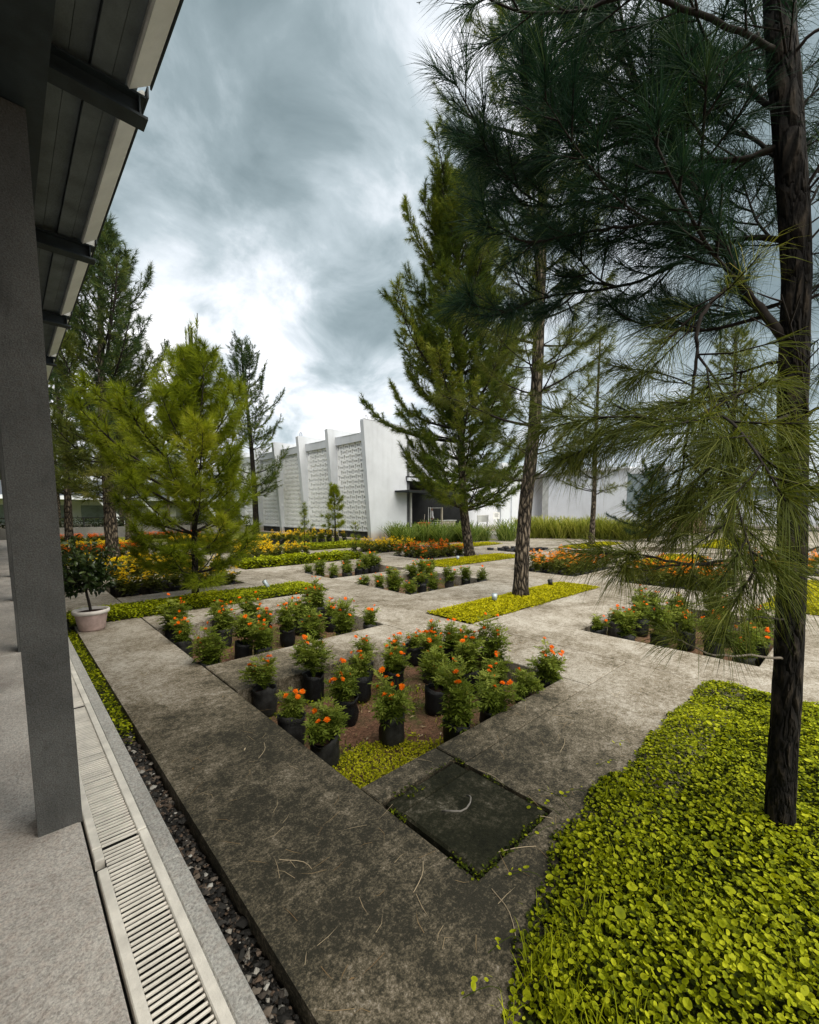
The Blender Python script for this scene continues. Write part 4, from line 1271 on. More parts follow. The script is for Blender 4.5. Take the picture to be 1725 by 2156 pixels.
def near_plant(x, y, label, group, nfl, seed, torn=False, sc=1.0, zb=ZS, fs=1.0):
    r_ = np.random.default_rng(1000 + seed)
    rt = thing('potted_marigold', label, 'potted flower', (x, y, zb), r_.random() * 6.28, group)
    rt.rotation_euler = (r_.normal(0, 0.03), r_.normal(0, 0.03), rt.rotation_euler[2])
    if torn:
        rt.rotation_euler = (0, 0, 0.35)
    b = link('bag', BAGT if torn else BAG[seed % 5], rt)
    b.scale = (sc, sc, sc * (0.92 + 0.16 * r_.random()))
    link('soil', SOILD, rt).scale = (sc, sc, 1)
    v = seed % 6 if sc > 0.8 else 4
    me, sp = NEARM[v]
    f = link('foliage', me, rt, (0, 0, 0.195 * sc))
    s_ = (0.74 + 0.5 * r_.random()) * sc * fs
    f.scale = (s_, s_, s_ * (0.9 + 0.25 * r_.random()))
    for k in r_.permutation(len(sp))[:nfl]:
        o = link('flower', FLM[r_.integers(4)], rt, (sp[k][0] * f.scale[0], sp[k][1] * f.scale[1], 0.195 * sc + sp[k][2] * f.scale[2]))
        o.rotation_euler = (r_.normal(0, 0.5), r_.normal(0, 0.5), r_.random() * 6.28)
        q = 0.8 + 0.45 * r_.random()
        o.scale = (q, q, q)
    return rt


def clampb(p, ci, bi, m=0.10):
    (x0, x1), (y0, y1) = BEDX[ci], BEDS[ci][bi]
    return (min(max(p[0], x0 + m), x1 - m), min(max(p[1], y0 + m), y1 - m))


def spread(pts, d, ci, bi):
    """nudge plants of a bed apart so that no two bags share a place"""
    pts = [list(clampb(p, ci, bi)) for p in pts]
    for _ in range(60):
        for i in range(len(pts)):
            for j in range(i):
                dx, dy = pts[i][0] - pts[j][0], pts[i][1] - pts[j][1]
                l = math.hypot(dx, dy) or 0.01
                if l < d:
                    k = (d - l) / 2 / l
                    pts[i][0] += dx * k; pts[i][1] += dy * k
                    pts[j][0] -= dx * k; pts[j][1] -= dy * k
        pts = [list(clampb(p, ci, bi)) for p in pts]
    return pts


def bed_labels(pts, where):
    """names each plant by its row from the near edge and its place in the row, from the left walk"""
    order = sorted(range(len(pts)), key=lambda i: pts[i][1])
    nr = max(1, round(len(pts) / 5))
    rows_ = np.array_split(order, nr)
    lab = {}
    for r_, row in enumerate(rows_):
        row = sorted(row, key=lambda i: pts[i][0])
        for c, i in enumerate(row):
            lab[i] = f"potted marigold {ORD[c]} from the left, {ORD[r_]} row of {where}"
    return lab


b1 = spread(list(BAKED['b1']) + [(2.42, 3.28), (2.98, 3.42), (3.34, 2.36), (3.62, 2.95)], 0.25, 0, 0)
lab = bed_labels(b1, 'the nearest flower bed')
FLN = [3, 4, 7, 8, 3, 4, 6, 5, 8, 9, 4, 6, 8, 10, 7, 6, 11, 7, 1, 5, 7, 4, 6]
for i, p in enumerate(b1):
    l = lab[i]
    if i == 0:
        l = 'potted marigold in a torn black bag at the near corner of the nearest bed'
    if i == 18:
        l = 'small straggly marigold seedling in a black bag in the nearest bed'
    near_plant(p[0], p[1], l, 'potted marigolds in the nearest bed', FLN[i], i, torn=(i == 0), sc=0.75 if i == 18 else 1.0)
b2 = spread(BAKED['b2'], 0.25, 0, 1)
lab = bed_labels(b2, 'the second bed along the walk')
for i, p in enumerate(b2):
    near_plant(p[0], p[1], lab[i], 'potted marigolds in the second bed', [6, 8, 5, 8, 6, 9, 8, 9, 5, 6, 11, 5, 7, 3, 10, 5, 6][i], 30 + i, fs=1.08)
b3 = spread(BAKED['b3'], 0.27, 1, 2)
lab = bed_labels(b3, 'the middle bed past the crossing')
for i, p in enumerate(b3):
    near_plant(p[0], p[1], lab[i], 'potted marigolds in the middle bed', [1, 4, 2, 2, 5, 4, 3, 2, 1, 5, 6, 7, 2, 6][i], 60 + i, fs=1.08)
b4 = spread(BAKED['b4'], 0.27, 1, 3)
lab = bed_labels(b4, 'the bed below the hedge strip')
for i, p in enumerate(b4):
    near_plant(p[0], p[1], lab[i], 'potted marigolds below the hedge strip', [0, 1, 0, 1, 3, 2, 2, 4, 1][i], 90 + i, fs=1.08)
rg5 = np.random.default_rng(5)
b5 = [(5.75, 2.40), (5.78, 2.05), (6.05, 1.75), (6.4, 2.42), (6.75, 2.2), (6.5, 1.55), (7.0, 1.75), (6.25, 1.2), (7.3, 2.4), (7.6, 2.0), (7.0, 1.25), (5.9, 0.85), (6.5, 0.82), (7.9, 2.4), (7.9, 1.55), (7.4, 0.9)]
b5 = spread(b5, 0.27, 1, 1)
lab = bed_labels(b5, 'the right bed by the near pine')
for i, p in enumerate(b5):
    near_plant(p[0], p[1], lab[i], 'potted marigolds in the right bed', [2, 3, 3, 7, 6, 5, 5, 4, 6, 4, 5, 4, 7, 3, 4, 5][i], 120 + i, fs=1.08)


CW = {'orange': 'deep orange', 'amber': 'orange', 'yellow': 'yellow'}


def far_bed(ci, bi, nx, ny, colr, group, label, seed, box=None, dens=1.0, zoff=0.0):
    r_ = np.random.default_rng(seed)
    (x0, x1), (y0, y1) = (BEDX[ci], BEDS[ci][bi]) if box is None else box
    for a in range(nx):
        for c in range(ny):
            if r_.random() > dens:
                continue
            x = x0 + (x1 - x0) * (a + 0.5) / nx + r_.normal(0, 0.03)
            y = y0 + (y1 - y0) * (c + 0.5) / ny + r_.normal(0, 0.03)
            cl = colr if isinstance(colr, str) else colr(a / nx, c / ny, r_)
            lb = f"{CW[cl]} marigold {ORD[a]} from the left, {ORD[c]} row of {label}"
            v, hm = HEADS[cl][r_.integers(10)]
            rt = thing('potted_marigold', lb, 'potted flower', (x, y, ZS + zoff), r_.random() * 6.28, group)
            link('bag', BAGF[r_.integers(2)], rt)
            f = link('foliage', FARM[v][0], rt, (0, 0, 0.20))
            s_ = 0.95 + 0.3 * r_.random()
            f.scale = (s_, s_, s_ * (1 + 0.2 * r_.random()))
            h = link('flowers', hm, rt, (0, 0, 0.20))
            h.scale = f.scale
            h['kind'] = 'stuff'


far_bed(2, 1, 6, 4, 'amber', 'orange marigolds behind the low pine branch', 'bed behind low pine branch', 1)
far_bed(2, 2, 6, 4, 'amber', 'orange marigolds right of the middle trunk', 'bed right of the middle trunk', 2)
far_bed(2, 3, 6, 4, lambda a, c, r: 'amber' if r.random() < 0.2 else 'orange', 'orange marigolds before the tall grass', 'bed before the tall grass', 3)
far_bed(2, 4, 6, 4, 'yellow', 'yellow marigolds before the hall corner', 'bed before the hall corner', 4)
far_bed(1, 4, 6, 4, 'yellow', 'yellow marigolds beyond the pale hedge strip', 'bed beyond the hedge strip', 5)
far_bed(0, 2, 5, 4, lambda a, c, r: 'amber' if a < 0.3 and r.random() < 0.3 else 'yellow', 'marigolds behind the potted shrub', 'bed behind the potted shrub', 6)
far_bed(0, 3, 6, 4, 'yellow', 'yellow marigolds by the big left trunk', 'bed before the big left trunk', 7)
far_bed(3, 0, 5, 3, 'amber', 'marigolds in the far right bed', 'far right bed behind needles', 8, dens=0.5)
far_bed(0, 0, 8, 3, 'yellow', 'yellow marigolds in front of the screens', 'strip before the breeze block screens', 9, ((9.3, 12.9), (18.0, 20.2)), zoff=0.2)

# the farthest beds, one mass of bloom at this distance
fm = [MB(), MB(), MB()]
r_ = np.random.default_rng(14)
FV = [(np.concatenate(mb_.V), [np.array(f) for f in mb_.F], np.concatenate(mb_.VAR)) for mb_, sp in FAR]
for (x0, x1, y0, y1, cl) in [(1.41, 3.83, 17.8, 19.6, 1), (1.41, 3.83, 20.5, 22.3, 0), (5.58, 8.1, 16.4, 18.2, 0), (5.58, 8.1, 21.5, 23.3, 0), (5.5, 8.6, 27.5, 28.6, 1), (1.5, 4.0, 27.5, 28.4, 1), (9.4, 12.5, 20.5, 22.0, 0)]:
    for a in range(8):
        for c in range(5):
            v = r_.integers(5)
            off = np.array([x0 + (x1 - x0) * (a + r_.random()) / 8, y0 + (y1 - y0) * (c + r_.random()) / 5, -0.02])
            fm[2].add(FV[v][0] + off, FV[v][1], 0, FV[v][2])
            for pt in FAR[v][1][:8]:
                flower_geo(fm[cl], np.array(pt) * np.array([1.3, 1.3, 1.0]) + off + np.array([0, 0, 0.03]), 0.045 + 0.012 * r_.random(), r_, 0, 2, 6)
tag(fm[0].build('far_yellow_flowers', M['yellow']), kind='stuff')
tag(fm[1].build('far_orange_flowers', M['orange']), kind='stuff')
tag(fm[2].build('far_flower_leaves', M['marigy']), kind='stuff')
# the bed that holds only empty black bags
r_ = np.random.default_rng(12)
for a in range(5):
    for c in range(4):
        o = link('grow_bag', BAGF[r_.integers(2)], None, (14.5 + a * 0.48 + r_.normal(0, .05), 9.2 + c * 0.42 + r_.normal(0, .05), ZS - 0.0), r_.random() * 6)
        o.scale = (1.2, 1.2, 0.95 + 0.35 * r_.random())
        tag(o, f'empty black grow bag {ORD[a]} from the left, {ORD[c]} row of the bare bed', 'grow bag', 'empty grow bags in the bare bed')

# ================================================================== PINES
def unit(a):
    return a / (np.linalg.norm(a, axis=-1, keepdims=True) + 1e-9)


def needles(mb, P, A, TL, n, L, wd, rng, seg=2, th=(0.25, 1.25), droop=0.5, var0=None, mi=0):
    """needle bundles: n needles along each of the shoots (P start, A axis, TL length)"""
    T = len(P)
    if T == 0:
        return
    ix = np.repeat(np.arange(T), n)
    u = rng.random(len(ix)) ** 0.8
    a = A[ix]
    p = P[ix] + a * (TL[ix] * u)[:, None]
    r = rng.normal(0, 1, (len(ix), 3))
    pr = unit(np.cross(a, r))
    t = th[1] + (th[0] - th[1]) * np.clip(u + rng.normal(0, 0.18, len(ix)), 0, 1)
    d = unit(a * np.cos(t)[:, None] + pr * np.sin(t)[:, None])
    l = (L * (0.7 + 0.4 * rng.random(len(ix))))[:, None]
    z = np.array([0, 0, 1.0])
    w = unit(np.cross(d, rng.normal(0, 1, d.shape))) * wd * 0.5
    tip = p + d * l * (1 - 0.1 * droop) - z * l * 0.42 * droop
    v = np.clip((rng.normal(0.45, 0.17, len(ix)) if var0 is None else var0[ix] + rng.normal(0, 0.13, len(ix))), 0, 1)
    if seg == 2:
        m = p + d * l * 0.52 - z * l * 0.09 * droop
        V = np.stack([p - w, p + w, m - w * 0.85, m + w * 0.85, tip], 1).reshape(-1, 3)
        i = np.arange(len(ix))[:, None] * 5
        mb.add(V, [i + np.array([0, 1, 3, 2]), i + np.array([2, 3, 4])], mi, np.repeat(v, 5))
    else:
        V = np.stack([p - w, p + w, tip], 1).reshape(-1, 3)
        i = np.arange(len(ix))[:, None] * 3
        mb.add(V, [i + np.array([0, 1, 2])], mi, np.repeat(v, 3))


def catmull(pts, k=4):
    P = np.asarray(pts, float)
    if len(P) < 3:
        t = np.linspace(0, 1, k + 1)[:, None]
        return P[0] * (1 - t) + P[-1] * t
    Q = np.vstack([2 * P[0] - P[1], P, 2 * P[-1] - P[-2]])
    out = []
    for i in range(1, len(Q) - 2):
        for t in np.arange(k) / k:
            a, b, c, d = Q[i - 1], Q[i], Q[i + 1], Q[i + 2]
            out.append(0.5 * ((2 * b) + (c - a) * t + (2 * a - 5 * b + 4 * c - d) * t * t + (3 * b - a - 3 * c + d) * t ** 3))
    out.append(P[-1])
    return np.array(out)


def shoots(pts, fs, spacing, tl, rng, up=0.35, ang=0.85, tip=True):
    """side shoots along a branch: wood lines, and (start, axis, length) of their needle part"""
    d = np.linalg.norm(np.diff(pts, axis=0), axis=1)
    s = np.r_[0, np.cumsum(d)]
    Lt = s[-1]
    wood, P, A, TL = [], [], [], []
    q = fs * Lt
    sd = 1
    while q < Lt:
        f = q / Lt
        p = np.array([np.interp(q, s, pts[:, c]) for c in range(3)])
        p2 = np.array([np.interp(min(q + 0.02 * Lt, Lt), s, pts[:, c]) for c in range(3)])
        t = unit(p2 - p + 1e-6)
        h = unit(np.cross(t, np.array([0, 0, 1.0])) + 1e-6)
        an = ang * (0.7 + 0.5 * rng.random())
        rr = rng.normal(0, 0.35)
        ax = unit(t * math.cos(an) + (h * sd + np.array([0, 0, rr])) * math.sin(an))
        l = tl * (0.55 + 0.6 * rng.random()) * (1.05 - 0.45 * f)
        e1 = p + ax * l * 0.5
        a2 = unit(ax + np.array([0, 0, up * (0.3 + 1.8 * rng.random())]))
        e2 = e1 + a2 * l * 0.55
        wood.append(np.array([p, e1, e2]))
        P.append(p + ax * l * 0.25); A.append(unit(e1 - p)); TL.append(l * 0.3)
        P.append(e1 - a2 * l * 0.05); A.append(a2); TL.append(l * 0.60)
        sd = -sd
        q += spacing * (0.6 + 0.8 * rng.random())
    if tip:
        t = unit(pts[-1] - pts[-3])
        ll = min(0.3 * Lt, tl * 1.1)
        P.append(pts[-1] - t * ll); A.append(t); TL.append(ll)
        P.append(pts[-1] - t * ll * 0.3); A.append(unit(t + np.array([0, 0, 0.2]))); TL.append(ll * 0.35)
    return wood, np.array(P), np.array(A), np.array(TL)


def trunk_mesh(pts, r0, r1, seg, rng, rough=0.10, rings=46, flare=0.25):
    P = catmull(pts, max(2, rings // max(1, len(pts) - 1)))
    s = np.r_[0, np.cumsum(np.linalg.norm(np.diff(P, axis=0), axis=1))]
    f = s / s[-1]
    r = r0 + (r1 - r0) * f ** 0.85
    r = r * (1 + flare * np.exp(-np.maximum(P[:, 2], 0) / 0.16))
    mb = MB()
    mb.tube(P, r, seg, 0, True)
    V = mb.V[0].reshape(len(P), seg, 3)
    for i in range(len(P)):
        for j in range(seg):
            a = j / seg * 6.283
            nz = mnoise.noise((math.cos(a) * 2.4, math.sin(a) * 2.4, P[i, 2] * 2.2)) * 0.6 + mnoise.noise((math.cos(a) * 6, math.sin(a) * 6, P[i, 2] * 7)) * 0.5
            V[i, j] = P[i] + (V[i, j] - P[i]) * (1 + rough * nz)
    mb.V[0] = V.reshape(-1, 3)
    return mb


NCOUNT = [0]


def pine(name, label, trunk, r0, r1, z0, prof, nl, nw, nn, mat, rng, whorl=(0.5, 5), spacing=0.14, tl=0.34, seg=1, e0=(0.15, 0.75), curl=0.5,
         detail=False, tseg=14, bmat='bark', fs=0.3, rough=0.10, group=None, tint=(0.32, 0.60), inner=0.0, droop=0.45, cat='pine tree', candle=0, matlow=None, skip=None):
    trunk = [np.array(p) for p in trunk]
    base = trunk[0]
    rt = thing(name, label, cat, (0, 0, 0), 0, group)
    trunk_mesh(trunk, r0, r1, tseg, rng, rough).build('trunk', M[bmat], rt, True)
    T = catmull(trunk, 8)
    ztop = T[-1][2]
    wood_all, ndl, ndl_low = MB(), MB(), MB()
    z = z0
    phase = rng.random() * 6.28
    phase0 = rng.random() * 40
    while z < ztop - 0.05:
        f = (z - z0) / (ztop - z0)
        nb = max(3, int(whorl[1] * (1.0 - 0.25 * f) + rng.random()))
        phase += 0.7
        for b in range(nb):
            az = phase + b * 6.283 / nb + rng.normal(0, 0.22)
            zz = z + rng.normal(0, 0.06 * whorl[0])
            if zz > ztop:
                continue
            p0 = np.array([np.interp(zz, T[:, 2], T[:, c]) for c in (0, 1)] + [zz])
            ln = prof(f) * (0.58 + 0.5 * rng.random()) * (1.0 + 0.75 * mnoise.noise((math.cos(az) * 1.3 + phase0, math.sin(az) * 1.3, zz * 0.75))) if prof(f) > 0 else 0
            if skip is not None and skip(az, f, rng):
                continue
            if ln < 0.12:
                continue
            ea, eb = e0[0] + (e0[1] - e0[0]) * f, 0
            k = 6
            pts = [p0]
            e = ea + rng.normal(0, 0.1)
            for s in range(k):
                stp = ln / k
                pts.append(pts[-1] + stp * np.array([math.cos(az) * math.cos(e), math.sin(az) * math.cos(e), math.sin(e)]))
                e += curl / k + rng.normal(0, 0.06)
                az += rng.normal(0, 0.06)
            pts = catmull(pts, 2)
            rb = max(0.004, 0.018 * ln / 1.6 * (1 if ln > 0.5 else 0.7))
            wd, P, A, TL = shoots(pts, fs + inner * rng.random(), spacing, tl * min(1.0, 0.45 + ln / 1.6), rng)
            v0 = np.clip(rng.normal(tint[0] + (tint[1] - tint[0]) * rng.random(), 0.08) + rng.normal(0, 0.10, len(P)), 0.02, 1)
            if detail:
                bb = MB()
                bb.tube(pts, np.linspace(rb * 1.3, rb * 0.35, len(pts)), 6, 0, True)
                for q in wd:
                    bb.tube(q, [rb * 0.4, rb * 0.32, rb * 0.2], 3, 0, False)
                bo = bb.build('branch', M['twig'], rt, True)
                nd = MB()
                needles(nd, P, A, TL, nn, nl, nw, rng, seg, var0=v0, droop=droop)
                NCOUNT[0] += len(P) * nn
                nd.build('needles', M[matlow if (matlow and f < 0.35) else mat], bo)
            else:
                wood_all.tube(pts, np.linspace(rb * 1.3, rb * 0.35, len(pts)), 4, 0, False)
                for q in wd:
                    wood_all.tube(q, [rb * 0.4, rb * 0.32, rb * 0.2], 3, 0, False)
                tgt = ndl_low if (matlow and f < 0.35 + 0.15 * rng.normal()) else ndl
                needles(tgt, P, A, TL, nn, nl, nw, rng, seg, var0=v0, droop=droop)
                NCOUNT[0] += len(P) * nn
        z += whorl[0] * (0.8 + 0.4 * rng.random()) * (1.0 - 0.35 * f)
    # leader
    t = unit(T[-1] - T[-3])
    P = np.array([T[-1] - t * 0.35, T[-1] - t * 0.1])
    needles(ndl, P, np.array([t, t]), np.array([0.3, 0.15]), nn, nl * 0.8, nw, rng, seg, var0=np.array([tint[1], tint[1]]), droop=droop * 0.5)
    for c in range(candle):
        az = c * 2.4
        o = np.array([math.cos(az), math.sin(az), 0]) * (0.10 + 0.10 * rng.random())
        zz = np.array([np.interp(ztop - 1.35 + 0.13 * c, T[:, 2], T[:, k_]) for k_ in range(3)])
        hh_ = 0.40 + 0.30 * rng.random()
        q = catmull([zz, zz + o * 0.7 + t * 0.12 * hh_, zz + o * 1.1 + t * 0.5 * hh_, zz + o * 1.25 + t * hh_], 4)
        wood_all.tube(q, np.linspace(0.011, 0.006, len(q)), 5, 0, True)
        needles(ndl, q[[0, 4, 8]], np.array([unit(q[4] - q[0]), t, t]), np.array([0.35, 0.35, 0.3]) * hh_, nn, nl * 0.7, nw, rng, seg, var0=np.array([tint[1], tint[0], tint[1]]), droop=0.2, th=(0.2, 0.6))
    if wood_all.n:
        wood_all.build('limbs', M['twig'], rt, True)
    if ndl.n:
        c = ndl.build('crown', M[mat], rt)
    if ndl_low.n:
        ndl_low.build('crown', M[matlow], rt)
    return rt


# --- the near pine on the right, limb by limb
rg = np.random.default_rng(21)
t1 = thing('pine_tree', 'tall near pine with fissured dark trunk and hanging long needles at the right edge', 'pine tree', (0, 0, 0))
trunk_mesh([np.array(p) for p in BAKED['T1']], 0.057, 0.050, 28, rg, 0.15, 120, 0.12).build('trunk', M['bark'], t1, True)
for kind, ra, rb, fs, dn, pts in BAKED['T1B']:
    P0 = catmull(pts, 5)
    P0[1:-1] += rg.normal(0, 0.0025, P0[1:-1].shape)
    ln = np.linalg.norm(np.diff(P0, axis=0), axis=1).sum()
    b = MB()
    b.tube(P0, np.linspace(ra * 0.8, rb * 0.6, len(P0)), 8, 0, True, jit=0.12, rng=rg)
    dens = {'limb': 1.0, 'b': 1.0, 'bare': 0.8}[kind] * dn
    if dens <= 0:
        b.build('branch', M['twig'], t1, True)
        continue
    low = max(p[2] for p in pts) < 2.15 or (pts[-1][2] < 2.3)
    WD, PP, AA, TT = [], [], [], []

    def grow(Q, f_, sp, tl_, up_, an_):
        wd, P, A, TL = shoots(Q, f_, sp, tl_, rg, up=up_, ang=an_)
        WD.extend(wd); PP.append(P); AA.append(A); TT.append(TL)

    bare = kind == 'bare'
    if not low and not bare:
        fs = 0.08
    grow(P0, fs, 0.085 / max(dens, 0.4), 0.34 if not bare else 0.20, 0.10 if low else 0.28, 0.75)
    if not bare:
        q = fs + 0.02
        sd = 1
        while q < 0.97:
            i0 = q * (len(P0) - 1)
            p = np.array([np.interp(i0, range(len(P0)), P0[:, c]) for c in range(3)])
            t = unit(np.array([np.interp(min(i0 + 0.6, len(P0) - 1), range(len(P0)), P0[:, c]) for c in range(3)]) - p + 1e-6)
            h = unit(np.cross(t, np.array([0, 0, 1.0])) + 1e-6)
            ax = unit(t * 0.62 + h * sd * (0.55 + 0.3 * rg.random()) + np.array([0, 0, rg.normal(0.0, 0.45)]))
            l = (0.38 + 0.42 * rg.random()) * (1.1 - 0.4 * q)
            bend = np.array([0, 0, -0.12 if low else 0.16])
            Q = catmull([p, p + ax * l * 0.35, p + unit(ax + bend) * l * 0.7 , p + unit(ax + bend * 1.6) * l], 4)
            b.tube(Q, np.linspace(rb * 0.9, rb * 0.45, len(Q)), 5, 0, False)
            grow(Q, 0.2, 0.085 / max(dens, 0.5), 0.26, 0.05 if low else 0.25, 0.7)
            sd = -sd
            q += (0.20 if low else 0.25) / ln / max(dens, 0.5) * (0.7 + 0.6 * rg.random())
    wd, P, A, TL = WD, np.concatenate(PP), np.concatenate(AA), np.concatenate(TT)
    for q in wd:
        b.tube(q, [rb * 0.7, rb * 0.55, rb * 0.4], 4, 0, False)
    ends = P + A * (TL * 0.5)[:, None]
    tx = np.interp(ends[:, 2], [q[2] for q in BAKED['T1']], [q[0] for q in BAKED['T1']])
    ty = np.interp(ends[:, 2], [q[2] for q in BAKED['T1']], [q[1] for q in BAKED['T1']])
    far_ = np.hypot(ends[:, 0] - tx, ends[:, 1] - ty) > (0.42 if ends[:, 2].mean() < 2.5 else 0.10)
    P, A, TL = P[far_], A[far_], TL[far_]
    bo = b.build('branch', M['twigpale' if (kind == 'bare' and rg.random() < 0.25) else 'twig'], t1, True)
    nd = MB()
    v0 = np.clip(rg.normal(0.42, 0.14, len(P)), 0.05, 0.95)
    nn = int((42 if kind != 'bare' else 60) * (0.6 + 0.5 * dens))
    needles(nd, P, A, TL, nn, 0.225 if kind != 'bare' else 0.19, 0.0024, rg, 2, th=(0.25, 1.2), droop=0.8 if low else 0.5, var0=v0)
    NCOUNT[0] += len(P) * nn
    nd.build('needles', M['n_low' if low else 'n_dark'], bo)  # olive low limbs, dark upper ones: front light and backlight put into needle colour

# --- the other pines of the court
pine('pine_tree', 'tall straight pine with scaly trunk standing in the middle strip of yellow ground cover', BAKED['T2'], 0.135, 0.05, 2.15,
     lambda f: float(np.interp(f, [0, 0.15, 0.35, 0.6, 0.9, 1], [1.25, 1.4, 1.6, 1.9, 1.5, 0.5])), 0.21, 0.0060, 46, 'n_mid', np.random.default_rng(31), whorl=(0.46, 5.8),
     spacing=0.10, tl=0.42, seg=1, detail=True, tseg=26, bmat='barkl', fs=0.35, rough=0.16, droop=0.7, matlow='n_low')
pine('pine_tree', 'broad bushy pine before the hall entrance, its crown reaching low beside the end wall', BAKED['T3'], 0.17, 0.04, 1.7,
     lambda f: 2.8 * float(np.interp(f, [0, 0.2, 0.55, 0.8, 0.93, 1], [0.95, 1.05, 1.0, 0.82, 0.58, 0.2])), 0.23, 0.0130, 52, 'n_mid', np.random.default_rng(32), whorl=(0.55, 8), curl=0.9,
     spacing=0.085, tl=0.70, seg=1, tseg=20, bmat='barkl', fs=0.25, rough=0.16, droop=0.55, matlow='n_mid')
pine('pine_tree', 'large dark pine with thick trunk on the left behind the young pine', BAKED['T6'], 0.20, 0.05, 2.0,
     lambda f: 2.5 * float(np.interp(f, [0, 0.2, 0.5, 0.75, 0.92, 1], [0.85, 1.0, 0.95, 0.70, 0.42, 0.15])), 0.23, 0.0115, 40, 'n_far', np.random.default_rng(33), whorl=(0.58, 7.5), curl=0.9,
     spacing=0.095, tl=0.70, seg=1, tseg=20, bmat='barkl', fs=0.25, rough=0.14, droop=0.4, matlow='n_low')
pine('young_pine', 'young lime green pine with bare upright candles, growing in the left ground cover strip', BAKED['T7'], 0.060, 0.018, 0.45,
     lambda f: 1.38 * float(np.interp(f, [0, 0.15, 0.35, 0.55, 0.70, 0.80, 0.86, 1], [0.80, 1.0, 1.05, 0.90, 0.58, 0.30, 0.10, 0.05])), 0.21, 0.0072, 58, 'n_lime', np.random.default_rng(34), whorl=(0.36, 8.5),
     spacing=0.095, tl=0.38, seg=1, e0=(0.10, 1.0), curl=0.75, detail=True, tseg=14, bmat='bark', fs=0.30, rough=0.08, droop=0.35, candle=9, cat='young pine')
pine('pine_tree', 'slender tall pine left of the breeze block screens, dark against the sky', BAKED['T8'], 0.22, 0.05, 2.6,
     lambda f: 2.6 * float(np.interp(f, [0, 0.15, 0.3, 0.55, 0.8, 1], [1.0, 1.05, 0.85, 0.95, 0.6, 0.15])), 0.26, 0.020, 24, 'n_far', np.random.default_rng(35), whorl=(0.75, 6.5), curl=0.9,
     spacing=0.13, tl=0.8, seg=1, fs=0.25, bmat='bark', matlow='n_mid', skip=lambda az, f, r: (0.12 < f < 0.3 and r.random() < 0.6))
pine('pine_tree', 'thin pale pine with sparse crown behind the middle trunk', BAKED['T4'], 0.13, 0.03, 2.4,
     lambda f: 2.2 * (0.9 if f < 0.3 else 1.0 - 0.8 * (f - 0.3) / 0.7), 0.24, 0.013, 22, 'n_low', np.random.default_rng(36), whorl=(0.65, 5.5),
     spacing=0.18, tl=0.55, seg=1, fs=0.4, bmat='barkl', droop=0.7)
pine('pine_tree', 'grey trunked pine on the far right strip before the white court wall', BAKED['T5'], 0.19, 0.05, 3.0,
     lambda f: 2.4 * (1.0 - 0.5 * f), 0.24, 0.016, 24, 'n_low', np.random.default_rng(37), whorl=(0.6, 6.5), spacing=0.17, tl=0.55, seg=1, fs=0.3, bmat='barkl')
for (x, y, h, r, lb, sd, mt, z0) in [
        (1.9, 22.5, 9.2, 2.3, 'dark pine at the far left, close behind the big left trunk', 41, 'n_far', 2.3),
        (4.9, 27.5, 10.5, 2.5, 'pine with a dull grey trunk behind the young pine, before the low wall', 42, 'n_low', 2.6),
        (5.6, 33.5, 8.8, 2.3, 'leaning thin pine by the low wall', 43, 'n_low', 3.6),
        (8.9, 30.0, 9.3, 2.1, 'dark pine top showing right above the young pine', 44, 'n_far', 2.5),
        (2.6, 36.5, 10.0, 2.6, 'pine beyond the low wall at the far left', 45, 'n_low', 2.8),
        (11.0, 44.0, 10.0, 2.6, 'distant pine beyond the low wall, seen under the young pine', 46, 'n_far', 3.0)]:
    pine('pine_tree', lb, [(x, y, -0.15), (x + 0.1, y, h * 0.4), (x, y + 0.1, h * 0.75), (x + 0.05, y, h)], 0.17, 0.03, z0,
         (lambda rr: (lambda f: rr * (0.75 + 0.8 * f if f < 0.3 else 1.0 - 0.8 * (f - 0.3) / 0.7)))(r), 0.25, 0.020, 24, mt, np.random.default_rng(sd), whorl=(0.55, 6.5),
         spacing=0.17, tl=0.65, seg=1, fs=0.22, bmat='barkl', matlow='n_low')
pine('small_pine', 'small tiered pine standing against the nearest breeze block screen', [(11.96, 18.14, -0.05), (11.95, 18.1, 1.2), (11.9, 18.1, 2.8)], 0.045, 0.015, 0.75,
     lambda f: 0.85 * (1.0 - 0.72 * f), 0.22, 0.012, 30, 'n_lime', np.random.default_rng(51), whorl=(0.36, 6), spacing=0.11, tl=0.3, seg=1, e0=(0.1, 0.9), curl=0.7, fs=0.35, cat='young pine')
pine('small_pine', 'dense dark low pine bush on the far right court before the white wing', [(24.4, 7.8, -0.05), (24.4, 7.8, 1.5), (24.4, 7.8, 3.6)], 0.08, 0.03, 0.3,
     lambda f: 1.5 * (1.0 - 0.6 * f), 0.24, 0.016, 24, 'n_dark', np.random.default_rng(54), whorl=(0.4, 6), spacing=0.15, tl=0.45, seg=1, fs=0.25, cat='young pine')
pine('small_pine', 'feathery little pine seedling among the yellow flowers before the second screen', [(8.6, 15.2, -0.05), (8.6, 15.2, 0.7), (8.62, 15.2, 1.7)], 0.022, 0.008, 0.35,
     lambda f: 0.45 * (1.0 - 0.6 * f), 0.20, 0.008, 16, 'n_lime', np.random.default_rng(52), whorl=(0.3, 4), spacing=0.12, tl=0.2, seg=1, e0=(0.5, 1.1), curl=0.4, fs=0.35, cat='young pine')
pine('small_pine', 'thin feathery pine seedling right of the pale hedge strip', [(8.9, 12.2, -0.05), (8.9, 12.2, 0.6), (8.9, 12.22, 1.15)], 0.018, 0.007, 0.3,
     lambda f: 0.36 * (1.0 - 0.6 * f), 0.18, 0.007, 14, 'n_lime', np.random.default_rng(53), whorl=(0.26, 4), spacing=0.12, tl=0.2, seg=1, e0=(0.5, 1.1), curl=0.4, fs=0.35, cat='young pine')
